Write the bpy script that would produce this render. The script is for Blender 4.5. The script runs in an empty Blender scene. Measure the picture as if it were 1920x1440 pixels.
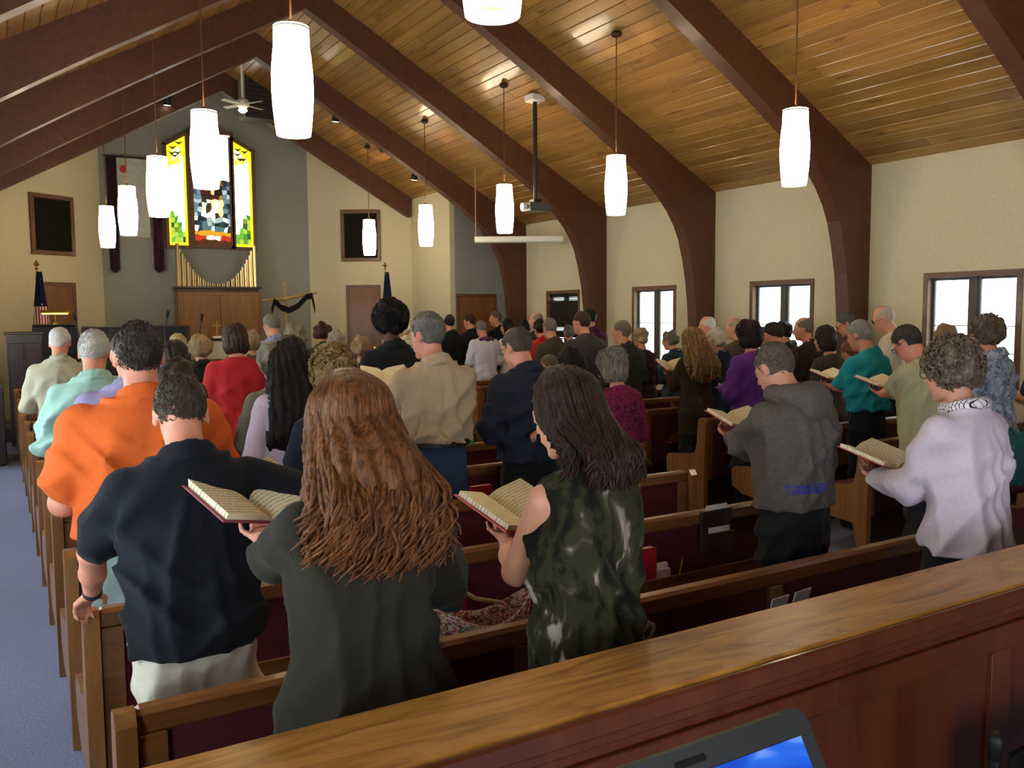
import bpy, math, random
import numpy as np
from mathutils import Matrix, Vector

random.seed(7)
rng = np.random.default_rng(7)
scn = bpy.context.scene
COL = scn.collection

# ------------------------------------------------------------------ camera
CAM_H = 1.84
PP = np.array([960., 720.])
VPY = np.array([-15., 595.])       # where the nave's long axis vanishes
VPX = np.array([3700., 568.])      # where the pew rows vanish
FPX = math.sqrt(-np.dot(VPY - PP, VPX - PP))
_dY = np.append(VPY - PP, FPX); _dY /= np.linalg.norm(_dY)
_dX = np.append(VPX - PP, FPX); _dX /= np.linalg.norm(_dX)
_dZ = np.cross(_dX, _dY)
if _dZ[1] > 0: _dZ = -_dZ
RC = np.stack([_dX, _dY, _dZ], 1)
CC = np.array([0, 0, CAM_H])
cam_d = bpy.data.cameras.new('camera'); cam = bpy.data.objects.new('camera', cam_d); COL.objects.link(cam)
cam_d.sensor_width = 36; cam_d.lens = FPX * 36 / 1920; cam_d.clip_start = .02
cam.matrix_world = Matrix(((RC[0, 0], -RC[1, 0], -RC[2, 0], 0), (RC[0, 1], -RC[1, 1], -RC[2, 1], 0),
                           (RC[0, 2], -RC[1, 2], -RC[2, 2], CAM_H), (0, 0, 0, 1)))
scn.camera = cam

def ray(px, py): return RC.T @ np.array([px - PP[0], py - PP[1], FPX])
def onX(px, py, X): d = ray(px, py); return CC + d * (X / d[0])
def onY(px, py, Y): d = ray(px, py); return CC + d * (Y / d[1])
def onZ(px, py, Z): d = ray(px, py); return CC + d * ((Z - CAM_H) / d[2])

# ------------------------------------------------------------------ view, world and daylight
scn.view_settings.view_transform = 'Standard'
scn.view_settings.look = 'None'
scn.view_settings.exposure = 0.0
scn.view_settings.gamma = 1.0
scn.view_settings.use_curve_mapping = False
scn.cycles.use_denoising = True
scn.cycles.use_adaptive_sampling = True
scn.cycles.adaptive_threshold = .1
scn.cycles.adaptive_min_samples = 16
scn.cycles.max_bounces = 4
scn.cycles.diffuse_bounces = 3
scn.cycles.glossy_bounces = 2
scn.cycles.transparent_max_bounces = 8
scn.cycles.sample_clamp_indirect = 6
scn.cycles.caustics_reflective = False
scn.cycles.caustics_refractive = False

LAMP_STRENGTH = 20.0
DAY = (0.74, 0.84, 1.0)
w = bpy.data.worlds.new('sky'); scn.world = w; w.use_nodes = True
wn = w.node_tree.nodes; wl = w.node_tree.links
bg = wn['Background']; bg.inputs[0].default_value = (0.80, 0.90, 1.0, 1); bg.inputs[1].default_value = 5.0

def day_light(loc, rot, sx, sy, power):
    l = bpy.data.lights.new('daylight', 'AREA'); l.shape = 'RECTANGLE'; l.size = sx; l.size_y = sy
    l.energy = power; l.color = DAY
    o = bpy.data.objects.new('daylight', l); COL.objects.link(o); o.location = loc; o.rotation_euler = rot
    return o
LW = -1.18           # left wall
for wy in (0.3, 2.74, 5.2, 7.66, 10.1, 12.5):          # sky seen through the windows of the left wall
    day_light((LW - .22, wy, 1.62), (0, math.radians(-90), 0), 1.25, 1.0, 120)
day_light((0.4, -3.4, 1.5), (math.radians(90), 0, 0), 2.6, 2.2, 120)    # glazed entrance behind the camera

# ------------------------------------------------------------------ helpers: materials
def lin(c):
    if isinstance(c, str):
        c = c.lstrip('#'); c = [int(c[i:i + 2], 16) / 255 for i in (0, 2, 4)]
    return tuple((x / 12.92 if x <= .04045 else ((x + .055) / 1.055) ** 2.4) for x in c[:3]) + (1,)

MATS = {}
def newmat(name):
    m = bpy.data.materials.new(name); m.use_nodes = True
    n = m.node_tree.nodes; return m, n, m.node_tree.links, n['Principled BSDF']

def plain(col, rough=.6, metal=0, name=None, spec=.5, coat=0):
    key = ('p', col, rough, metal, coat, spec)
    if key in MATS: return MATS[key]
    m, n, l, b = newmat(name or 'plain_' + str(col))
    b.inputs['Base Color'].default_value = lin(col); b.inputs['Roughness'].default_value = rough
    b.inputs['Metallic'].default_value = metal; b.inputs['Coat Weight'].default_value = coat
    b.inputs['Specular IOR Level'].default_value = spec
    MATS[key] = m; return m

def emit(col, s, name='lit'):
    key = ('e', col, s)
    if key in MATS: return MATS[key]
    m, n, l, b = newmat(name)
    b.inputs['Base Color'].default_value = lin(col); b.inputs['Emission Color'].default_value = lin(col)
    b.inputs['Emission Strength'].default_value = s
    if s < 8: m.cycles.emission_sampling = 'NONE'
    MATS[key] = m; return m

def ramp(n, stops):
    r = n.new('ShaderNodeValToRGB'); e = r.color_ramp.elements
    while len(e) < len(stops): e.new(.5)
    for el, (p, c) in zip(e, stops): el.position = p; el.color = lin(c)
    return r

def coords(n, l, scale, rot=(0, 0, 0), which='Object'):
    t = n.new('ShaderNodeTexCoord'); mp = n.new('ShaderNodeMapping')
    mp.inputs['Scale'].default_value = scale; mp.inputs['Rotation'].default_value = rot
    l.new(t.outputs[which], mp.inputs[0]); return mp

def noise(n, l, vec, scale, detail=3, rough=.5, dist=0):
    t = n.new('ShaderNodeTexNoise'); t.inputs['Scale'].default_value = scale; t.inputs['Detail'].default_value = detail
    t.inputs['Roughness'].default_value = rough; t.inputs['Distortion'].default_value = dist
    l.new(vec.outputs[0], t.inputs['Vector']); return t

def bump(n, l, h, b, strength, dist=.01):
    u = n.new('ShaderNodeBump'); u.inputs['Strength'].default_value = strength; u.inputs['Distance'].default_value = dist
    l.new(h, u.inputs['Height']); l.new(u.outputs[0], b.inputs['Normal'])

def wood(name, c1, c2, c3, scale=(1, 1, 1), rough=.4, coat=.2, grain=6, rnd=0., dist=1.2):
    """long-grained wood; the grain runs along the axis whose scale is smallest"""
    m, n, l, b = newmat(name)
    mp = coords(n, l, scale)
    if rnd:
        oi = n.new('ShaderNodeObjectInfo'); ad = n.new('ShaderNodeVectorMath'); ad.operation = 'ADD'
        ml = n.new('ShaderNodeVectorMath'); ml.operation = 'SCALE'; ml.inputs['Scale'].default_value = 37
        cb = n.new('ShaderNodeCombineXYZ')
        l.new(oi.outputs['Random'], cb.inputs[0]); l.new(oi.outputs['Random'], cb.inputs[1]); l.new(oi.outputs['Random'], cb.inputs[2])
        l.new(cb.outputs[0], ml.inputs[0]); l.new(mp.outputs[0], ad.inputs[0]); l.new(ml.outputs[0], ad.inputs[1]); mp = ad
    t = noise(n, l, mp, grain, 4, .55, dist)
    r = ramp(n, [(.28, c1), (.5, c2), (.72, c3)])
    l.new(t.outputs[0], r.inputs[0]); out = r.outputs[0]
    if rnd:
        hv = n.new('ShaderNodeHueSaturation'); mr = n.new('ShaderNodeMapRange')
        mr.inputs['To Min'].default_value = 1 - rnd; mr.inputs['To Max'].default_value = 1 + rnd
        l.new(oi.outputs['Random'], mr.inputs[0]); l.new(mr.outputs[0], hv.inputs['Value']); l.new(out, hv.inputs['Color']); out = hv.outputs[0]
    l.new(out, b.inputs['Base Color'])
    b.inputs['Roughness'].default_value = rough; b.inputs['Coat Weight'].default_value = coat; b.inputs['Coat Roughness'].default_value = .12
    return m

def fabric(col, dark=.8, scale=60, rough=.9, name=None, sheen=.04):
    key = ('f', col, dark, scale, rough)
    if key in MATS: return MATS[key]
    m, n, l, b = newmat(name or 'fabric_' + str(col))
    mp = coords(n, l, (1, 1, 1))
    t = noise(n, l, mp, scale, 3)
    t2 = noise(n, l, mp, 5, 2)
    c = lin(col); d = tuple(x * dark for x in c[:3]) + (1,)
    mx = n.new('ShaderNodeMix'); mx.data_type = 'RGBA'
    mx.inputs[6].default_value = d; mx.inputs[7].default_value = c
    ad = n.new('ShaderNodeMath'); ad.operation = 'ADD'; l.new(t.outputs[0], ad.inputs[0]); l.new(t2.outputs[0], ad.inputs[1])
    sb = n.new('ShaderNodeMath'); sb.operation = 'SUBTRACT'; sb.use_clamp = True; l.new(ad.outputs[0], sb.inputs[0]); sb.inputs[1].default_value = .5
    l.new(sb.outputs[0], mx.inputs[0]); l.new(mx.outputs[2], b.inputs['Base Color'])
    b.inputs['Roughness'].default_value = rough; b.inputs['Specular IOR Level'].default_value = .2
    b.inputs['Sheen Weight'].default_value = sheen
    bump(n, l, t.outputs[0], b, .25, .004)
    MATS[key] = m; return m

def patterned(name, stops, scale=10, detail=3, dist=1.0, stretch=(1, 1, 1), kind='noise', rough=.9):
    m, n, l, b = newmat(name)
    mp = coords(n, l, stretch)
    if kind == 'noise':
        t = noise(n, l, mp, scale, detail, .6, dist); o = t.outputs[0]
    elif kind == 'voronoi':
        nz = noise(n, l, mp, scale * .7, 2)
        vm = n.new('ShaderNodeMix'); vm.data_type = 'VECTOR'; vm.inputs[0].default_value = .25
        l.new(mp.outputs[0], vm.inputs[4]); l.new(nz.outputs[1], vm.inputs[5])
        t = n.new('ShaderNodeTexVoronoi'); t.inputs['Scale'].default_value = scale
        l.new(vm.outputs[1], t.inputs['Vector']); o = t.outputs[0]
    else:
        t = n.new('ShaderNodeTexWave'); t.bands_direction = 'Z'; t.inputs['Scale'].default_value = scale
        t.inputs['Distortion'].default_value = dist; l.new(mp.outputs[0], t.inputs['Vector']); o = t.outputs[1]
    r = ramp(n, stops); l.new(o, r.inputs[0]); l.new(r.outputs[0], b.inputs['Base Color'])
    b.inputs['Roughness'].default_value = rough; b.inputs['Specular IOR Level'].default_value = .2
    return m

def hair_mat(c1, c2, streak=(28, 28, 3), rough=.45):
    key = ('h', c1, c2, streak)
    if key in MATS: return MATS[key]
    m, n, l, b = newmat('hair_' + c1)
    mp = coords(n, l, streak)
    t = noise(n, l, mp, 3.0, 5, .65, .6)
    r = ramp(n, [(.34, c1), (.68, c2)]); l.new(t.outputs[0], r.inputs[0]); l.new(r.outputs[0], b.inputs['Base Color'])
    b.inputs['Roughness'].default_value = rough; b.inputs['Specular IOR Level'].default_value = .2
    bump(n, l, t.outputs[0], b, .7, .012)
    MATS[key] = m; return m

def skin_mat(c):
    key = ('s', c)
    if key in MATS: return MATS[key]
    m, n, l, b = newmat('skin_' + c)
    mp = coords(n, l, (1, 1, 1)); t = noise(n, l, mp, 14, 3)
    cc = lin(c); d = (cc[0] * .86, cc[1] * .72, cc[2] * .68, 1)
    mx = n.new('ShaderNodeMix'); mx.data_type = 'RGBA'; mx.inputs[6].default_value = d; mx.inputs[7].default_value = cc
    l.new(t.outputs[0], mx.inputs[0]); l.new(mx.outputs[2], b.inputs['Base Color'])
    b.inputs['Roughness'].default_value = .5; b.inputs['Specular IOR Level'].default_value = .35
    MATS[key] = m; return m

# ------------------------------------------------------------------ helpers: meshes
class MB:
    """collects shapes and links them as one mesh object"""
    def __init__(s): s.v = []; s.f = []
    def add(s, vs, fs):
        o = len(s.v); s.v += [tuple(map(float, v)) for v in vs]; s.f += [tuple(o + i for i in f) for f in fs]; return s
    def box(s, x0, x1, y0, y1, z0, z1, bev=0):
        if bev <= 0:
            return s.add([(x0, y0, z0), (x1, y0, z0), (x1, y1, z0), (x0, y1, z0), (x0, y0, z1), (x1, y0, z1), (x1, y1, z1), (x0, y1, z1)],
                         [(0, 3, 2, 1), (4, 5, 6, 7), (0, 1, 5, 4), (1, 2, 6, 5), (2, 3, 7, 6), (3, 0, 4, 7)])
        b = bev; vs = []
        for (z, k) in ((z0, b), (z0 + b, 0), (z1 - b, 0), (z1, b)):
            X0, X1, Y0, Y1 = x0 + k, x1 - k, y0 + k, y1 - k
            c = b * .6 if k == 0 else b * .3
            vs += [(X0 + c, Y0, z), (X1 - c, Y0, z), (X1, Y0 + c, z), (X1, Y1 - c, z), (X1 - c, Y1, z), (X0 + c, Y1, z), (X0, Y1 - c, z), (X0, Y0 + c, z)]
        fs = [tuple(range(7, -1, -1)), tuple(range(24, 32))]
        for r in range(3):
            for i in range(8): j = (i + 1) % 8; fs.append((r * 8 + i, r * 8 + j, r * 8 + 8 + j, r * 8 + 8 + i))
        return s.add(vs, fs)
    def prism(s, poly, y0, y1, axis='Y'):
        n = len(poly)
        mk = {'Y': lambda p, t: (p[0], t, p[1]), 'X': lambda p, t: (t, p[0], p[1]), 'Z': lambda p, t: (p[0], p[1], t)}[axis]
        vs = [mk(p, y0) for p in poly] + [mk(p, y1) for p in poly]
        return s.add(vs, [tuple(range(n)), tuple(range(2 * n - 1, n - 1, -1))] + [(i, i + n, (i + 1) % n + n, (i + 1) % n) for i in range(n)])
    def lathe(s, prof, seg=16, c=(0, 0, 0), cap=True):
        n = len(prof); vs = []
        for r, z in prof:
            for k in range(seg):
                a = 2 * math.pi * k / seg; vs.append((c[0] + r * math.cos(a), c[1] + r * math.sin(a), c[2] + z))
        fs = [(i * seg + k, i * seg + (k + 1) % seg, (i + 1) * seg + (k + 1) % seg, (i + 1) * seg + k) for i in range(n - 1) for k in range(seg)]
        if cap: fs += [tuple(range(seg - 1, -1, -1)), tuple(range((n - 1) * seg, n * seg))]
        return s.add(vs, fs)
    def tube(s, pts, rad, seg=8, cap=True):
        pts = [np.array(p, float) for p in pts]; n = len(pts)
        if not hasattr(rad, '__len__'): rad = [rad] * n
        vs = []; up = None
        for i in range(n):
            t = pts[min(i + 1, n - 1)] - pts[max(i - 1, 0)]; t = t / (np.linalg.norm(t) + 1e-9)
            if up is None: up = np.array([0, 0, 1.]) if abs(t[2]) < .9 else np.array([1., 0, 0])
            a = np.cross(t, up); a /= np.linalg.norm(a) + 1e-9; bb = np.cross(a, t); up = bb
            for k in range(seg):
                th = 2 * math.pi * k / seg; vs.append(pts[i] + rad[i] * (math.cos(th) * a + math.sin(th) * bb))
        fs = [(i * seg + k, i * seg + (k + 1) % seg, (i + 1) * seg + (k + 1) % seg, (i + 1) * seg + k) for i in range(n - 1) for k in range(seg)]
        if cap: fs += [tuple(range(seg - 1, -1, -1)), tuple(range((n - 1) * seg, n * seg))]
        return s.add(vs, fs)
    def ellipsoid(s, c, r, nu=14, nv=9):
        vs = [(c[0], c[1], c[2] - r[2])]
        for i in range(1, nv):
            p = -math.pi / 2 + math.pi * i / nv
            for k in range(nu):
                a = 2 * math.pi * k / nu; vs.append((c[0] + r[0] * math.cos(p) * math.cos(a), c[1] + r[1] * math.cos(p) * math.sin(a), c[2] + r[2] * math.sin(p)))
        vs.append((c[0], c[1], c[2] + r[2])); top = len(vs) - 1
        fs = [(0, 1 + (k + 1) % nu, 1 + k) for k in range(nu)]
        for i in range(nv - 2):
            for k in range(nu): a = 1 + i * nu; fs.append((a + k, a + (k + 1) % nu, a + nu + (k + 1) % nu, a + nu + k))
        a = 1 + (nv - 2) * nu
        fs += [(a + k, a + (k + 1) % nu, top) for k in range(nu)]
        return s.add(vs, fs)
    def grid(s, fn, nu, nv):
        vs = [fn(i / nu, j / nv) for j in range(nv + 1) for i in range(nu + 1)]
        return s.add(vs, [(j * (nu + 1) + i, j * (nu + 1) + i + 1, (j + 1) * (nu + 1) + i + 1, (j + 1) * (nu + 1) + i) for j in range(nv) for i in range(nu)])
    def mesh(s, name, mat, smooth=False):
        me = bpy.data.meshes.new(name); me.from_pydata(s.v, [], s.f); me.update()
        if smooth: me.shade_smooth()
        if mat: me.materials.append(mat)
        return me
    def build(s, name, mat, parent=None, smooth=False, auto=False):
        me = s.mesh(name, mat, smooth or auto)
        if auto:
            try: me.set_sharp_from_angle(angle=math.radians(35))
            except Exception: pass
        return link(name, me, parent)

def link(name, data, parent=None):
    o = bpy.data.objects.new(name, data); COL.objects.link(o)
    if parent is not None: o.parent = parent
    return o
def empty(name, loc=(0, 0, 0), rz=0):
    o = bpy.data.objects.new(name, None); COL.objects.link(o); o.location = loc; o.rotation_euler = (0, 0, rz); o.empty_display_size = .1
    return o
def tag(o, label=None, cat=None, group=None, kind=None):
    if label: o['label'] = label
    if cat: o['category'] = cat
    if group: o['group'] = group
    if kind: o['kind'] = kind
    return o
def struct(o, label=None): o['kind'] = 'structure'; (label and tag(o, label)); return o
def copy_tree(o, parent=None):
    c = o.copy(); COL.objects.link(c); c.parent = parent
    for ch in list(o.children): copy_tree(ch, c)
    return c

# ------------------------------------------------------------------ shared materials
M_carpet = patterned('carpet', [(.3, '#70728c'), (.55, '#8486a2'), (.75, '#989ab4')], scale=90, detail=4, dist=.3)
M_wall = patterned('plaster_cream', [(.3, '#c6ba98'), (.7, '#d0c5a4')], scale=30, detail=4, rough=.85)
M_wallgrey = patterned('plaster_grey', [(.3, '#8d8a84'), (.7, '#98958e')], scale=30, detail=4, rough=.85)
M_plank = None
M_beam = wood('beam_brown', '#4a2917', '#54301c', '#5e3722', (9, 9, 9), .5, .06, 1.2)
M_pew = wood('pew_oak', '#6a3f1e', '#7c4c25', '#8e5a2f', (.7, 9, 9), .35, .35, 2.2)
M_pewend = wood('pew_oak_end', '#7a4e26', '#8c5c2e', '#9d6b3a', (9, 9, .8), .35, .35, 2.0)
M_rail = wood('rail_oak', '#75461a', '#a76f2e', '#bb843f', (.8, 5, 5), .42, .12, 1.9, dist=3.4)
M_rail.node_tree.nodes['Principled BSDF'].inputs['Coat Roughness'].default_value = .32
M_railpanel = wood('rail_panel', '#4c1d0c', '#58250f', '#642d15', (6, 6, .6), .4, .2, 1.6)
M_maroon = fabric('#5c2029', .75, 80)
M_door = wood('door_oak', '#6f4520', '#7e5128', '#8b5d32', (6, 6, .5), .45, .1, 2)
M_organwood = wood('organ_oak', '#7d5228', '#8c5f30', '#9a6c3b', (5, 5, .5), .45, .15, 2)
M_darkwood = wood('dark_wood', '#2a1712', '#35201a', '#432a20', (5, 5, .6), .4, .3, 2)
M_frame = wood('frame_wood', '#55371e', '#664427', '#755231', (4, 4, 4), .45, .1, 3)
M_black = plain('#121212', .5)
M_blackcloth = fabric('#1a1a1c', .7, 70)
M_white = plain('#e8e4da', .6)
M_brass = plain('#c9a14a', .3, 1)
M_pipe = plain('#c8b58a', .28, 1)
M_paper = plain('#ece6d6', .8)
M_red = plain('#b0202a', .45)

# ------------------------------------------------------------------ the room
RW = 8.5; RIDGE = 3.66; EAVE = 3.457; SLOPE = .556
def ceil_z(X): return EAVE + SLOPE * ((RW - X) if X >= RIDGE else (X - (2 * RIDGE - RW)))
YB = -3.2; YE = 17.35
fl = MB().box(LW - .2, RW + .2, YB, YE, -.1, 0).build('floor', M_carpet); struct(fl, 'blue-grey carpet floor of the nave')
struct(MB().box(.08, 7.28, 14.9, 17.2, 0.001, .18).build('floor_chancel', M_carpet), 'raised carpeted chancel floor')

# right wall with four window openings, left wall with six
WIN = [(4.68, 5.715), (7.15, 8.18), (9.61, 10.61), (12.01, 13.03)]
WZ0, WZ1 = .98, 2.235
def wall_with_windows(name, x0, x1, wins, mat, label):
    m = MB(); ys = [YB] + [v for ab in wins for v in ab] + [14.5 if name == 'wall_right' else YE]
    for i in range(0, len(ys), 2): m.box(x0, x1, ys[i], ys[i + 1], 0, 3.7)
    for a, b in wins: m.box(x0, x1, a, b, 0, WZ0); m.box(x0, x1, a, b, WZ1, 3.7)
    return struct(m.build(name, mat), label)
wall_with_windows('wall_right', RW, RW + .16, WIN, M_wall, 'cream plaster side wall with windows and brown arches')
LWIN = [(y - .52, y + .52) for y in (0.3, 2.74, 5.2, 7.66, 10.1, 12.5)]
wall_with_windows('wall_left', LW - .16, LW, LWIN, M_wall, 'cream plaster wall along the left aisle')
m = MB(); m.box(LW, -.9, YB - .15, YB, 0, 3.6); m.box(1.7, RW, YB - .15, YB, 0, 3.6); m.box(-.9, 1.7, YB - .15, YB, 2.6, 3.6)
m.prism([(LW, 3.45), (RW, 3.45), (RIDGE, 6.3)], YB - .15, YB); struct(m.build('wall_back', M_wall), 'cream wall behind the pews')
# chancel walls
def vwall(name, p, q, z0, top, mat, label, th=.1):
    """a vertical wall from p to q; top follows the ceiling (a little above it)"""
    p = np.array(p, float); q = np.array(q, float); d = (q - p) / np.linalg.norm(q - p); nrm = np.array([-d[1], d[0]])
    ts = [0, 1]
    if min(p[0], q[0]) < RIDGE < max(p[0], q[0]): ts = [0, (RIDGE - p[0]) / (q[0] - p[0]), 1]
    vs = []
    for side in (0, th):
        pts = [p + (q - p) * t + nrm * side for t in ts]
        vs += [(a[0], a[1], z0) for a in pts] + [(a[0], a[1], ceil_z(min(max(a[0], LW), RW)) + .03) for a in pts]
    n = len(ts); fs = []
    for i in range(n - 1):
        fs += [(i, i + 1, n + i + 1, n + i), (2 * n + i + 1, 2 * n + i, 3 * n + i, 3 * n + i + 1), (n + i, n + i + 1, 3 * n + i + 1, 3 * n + i)]
    fs += [(0, n, 3 * n, 2 * n), (n - 1, 2 * n + n - 1, 3 * n + n - 1, 2 * n - 1)]
    return struct(MB().add(vs, fs).build(name, mat), label)
vwall('wall_chancel', (1.745, 17.2), (5.53, 17.2), 0, 0, M_wallgrey, 'grey chancel back wall')
vwall('wall_chancel_right', (5.53, 17.2), (7.3, 16.15), 0, 0, M_wall, 'cream angled wall right of the organ')
vwall('wall_chancel_left', (.02, 16.15), (1.745, 17.2), 0, 0, M_wall, 'cream angled wall left of the organ')
vwall('wall_return_right', (7.3, 16.15), (7.3, 14.45), 0, 0, M_wall, 'cream return wall right of the chancel')
vwall('wall_return_left', (.02, 14.45), (.02, 16.15), 0, 0, M_wall, 'cream return wall left of the chancel')
vwall('wall_front_right', (7.4, 14.45), (8.6, 14.45), 0, 0, M_wallgrey, 'grey front wall with a brown door, right of the chancel')
vwall('wall_front_left', (LW - .1, 14.45), (-.08, 14.45), 0, 0, M_wallgrey, 'grey front wall left of the chancel')

# ceiling: two slopes, each with its own boards
def plank_material():
    m, n, l, b = newmat('pine_plank')
    mp = coords(n, l, (9, .55, 1))
    oi = n.new('ShaderNodeObjectInfo'); ad = n.new('ShaderNodeVectorMath'); ad.operation = 'ADD'
    cb = n.new('ShaderNodeCombineXYZ'); mu = n.new('ShaderNodeMath'); mu.operation = 'MULTIPLY'; mu.inputs[1].default_value = 53
    l.new(oi.outputs['Random'], mu.inputs[0]); l.new(mu.outputs[0], cb.inputs[0]); l.new(mu.outputs[0], cb.inputs[1])
    l.new(mp.outputs[0], ad.inputs[0]); l.new(cb.outputs[0], ad.inputs[1])
    t = noise(n, l, ad, 2.2, 4, .55, 1.0)
    r = ramp(n, [(.25, '#855c2b'), (.5, '#9c7037'), (.75, '#ae8548')]); l.new(t.outputs[0], r.inputs[0])
    hv = n.new('ShaderNodeHueSaturation'); mr = n.new('ShaderNodeMapRange'); mr.inputs['To Min'].default_value = .74; mr.inputs['To Max'].default_value = 1.12
    l.new(oi.outputs['Random'], mr.inputs[0]); l.new(mr.outputs[0], hv.inputs['Value']); l.new(r.outputs[0], hv.inputs['Color'])
    # knots
    mp2 = coords(n, l, (9, 4.2, 1)); ad2 = n.new('ShaderNodeVectorMath'); ad2.operation = 'ADD'
    l.new(mp2.outputs[0], ad2.inputs[0]); l.new(cb.outputs[0], ad2.inputs[1])
    vo = n.new('ShaderNodeTexVoronoi'); vo.inputs['Scale'].default_value = 1.0; l.new(ad2.outputs[0], vo.inputs['Vector'])
    rk = ramp(n, [(.08, '#ffffff'), (.20, '#000000')]); l.new(vo.outputs['Distance'], rk.inputs[0])
    mx = n.new('ShaderNodeMix'); mx.data_type = 'RGBA'; mx.inputs[7].default_value = lin('#5a3214')
    mk = n.new('ShaderNodeMath'); mk.operation = 'MULTIPLY'; mk.inputs[1].default_value = .75
    l.new(rk.outputs[0], mk.inputs[0]); l.new(mk.outputs[0], mx.inputs[0]); l.new(hv.outputs[0], mx.inputs[6])
    l.new(mx.outputs[2], b.inputs['Base Color'])
    b.inputs['Roughness'].default_value = .38; b.inputs['Coat Weight'].default_value = .35; b.inputs['Coat Roughness'].default_value = .1
    return m
M_plank = plank_material()
M_groove = plain('#6a431f', .6)
SL = (RW - RIDGE) * math.sqrt(1 + SLOPE ** 2)
ANG = math.atan(SLOPE)
NCOURSE = 38; PW = SL / NCOURSE
def plank_mesh(wd):
    g = .0022; bv = .006; t = .016; a = wd / 2 - g
    prof = [(-a, 0), (-a, -t + bv), (-a + bv, -t), (a - bv, -t), (a, -t + bv), (a, 0)]
    vs = [(x, y, z) for y in (0, 1) for x, z in prof]; n = 6
    fs = [tuple(range(n)), tuple(range(2 * n - 1, n - 1, -1))] + [(i, i + n, (i + 1) % n + n, (i + 1) % n) for i in range(n)]
    return MB().add(vs, fs).mesh('plank', M_plank)
PM = plank_mesh(PW)
def slope(side):
    """side +1: right slope, -1: left slope"""
    nm = 'ceiling'
    if side > 0:
        org = Vector((RW, 0, EAVE)); rot = Matrix.Rotation(ANG, 4, 'Y')     # local -x goes up the slope
    else:
        org = Vector((2 * RIDGE - RW, 0, EAVE)); rot = Matrix.Rotation(-ANG, 4, 'Y')
    root = MB().box(-SL - .01 if side > 0 else -.3, .3 if side > 0 else SL + .01, YB, YE + .1, .012, .1).build(nm, M_groove)
    root.matrix_world = Matrix.Translation(org) @ rot
    struct(root, ('right' if side > 0 else 'left') + ' slope of the varnished pine plank ceiling')
    r = random.Random(3 + side)
    for c in range(NCOURSE):
        y = 1.2 - r.random() * 1.5
        while y < YE:
            L = r.uniform(1.9, 4.2); y1 = min(y + L, YE + .05)
            if y1 - y > .2:
                p = link('plank', PM, root); xc = (c + .5) * PW
                p.location = (-xc if side > 0 else xc, y, .014); p.scale = (1, y1 - y - .004, 1)
            y += L
slope(1); slope(-1)

# laminated arches
YN = [1.51, 3.95, 6.39, 8.83, 11.27, 13.71]
def arch_profile():
    outer = [(RW, 0), (RW, EAVE), (RIDGE, ceil_z(RIDGE))]
    inner = [(RIDGE, ceil_z(RIDGE) - .36), (4.6, ceil_z(4.6) - .37), (5.6, ceil_z(5.6) - .39), (6.4, ceil_z(6.4) - .42), (6.85, ceil_z(6.85) - .45),
             (7.2, 3.70), (7.45, 3.51), (7.62, 3.36), (7.78, 3.18), (7.90, 3.0), (7.985, 2.82), (8.06, 2.55), (8.12, 2.25), (8.16, 1.9), (8.19, 1.4), (8.2, 0)]
    return outer + inner
AP = arch_profile()
where = ['second bay from the camera, upper right corner', 'between the two nearest windows', 'between the second and third windows', 'beside the window with the blind',
         'at the front end of the side wall']
def beam(poly, yn, label):
    o = MB().prism(poly, yn, yn + .17).build('arch_beam', M_beam)
    tag(o, label, 'beam', 'laminated roof arches')
names_r = ['dark brown laminated arch beam, right half, almost over the camera', 'dark brown laminated arch beam cutting the upper right corner', 'dark brown laminated arch, right leg standing left of the nearest window',
           'dark brown laminated arch, right leg between second and third windows', 'dark brown laminated arch, right leg beside the blind-covered window', 'dark brown laminated arch, right leg at the front corner of the wall']
names_l = ['brown laminated arch beam, left half, almost over the camera', 'brown laminated beam on left slope, second from the camera', 'brown laminated beam on left slope, top left corner of view',
           'brown laminated beam on left slope, fourth from the camera', 'brown laminated beam on left slope, fifth from the camera', 'brown laminated beam on left slope, second from the chancel gable']
for i, y in enumerate(YN):
    beam(AP, y, names_r[i])
    beam([(2 * RIDGE - x, z) for x, z in AP][::-1], y, names_l[i])
gb = [(7.25, ceil_z(7.25) - .39), (7.25, ceil_z(7.25)), (RIDGE, ceil_z(RIDGE)), (RIDGE, ceil_z(RIDGE) - .36)]
beam(gb, 16.05, 'brown gable beam over the right half of the chancel')
beam([(2 * RIDGE - x, z) for x, z in gb][::-1], 16.05, 'brown gable beam over the left half of the chancel')

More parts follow.
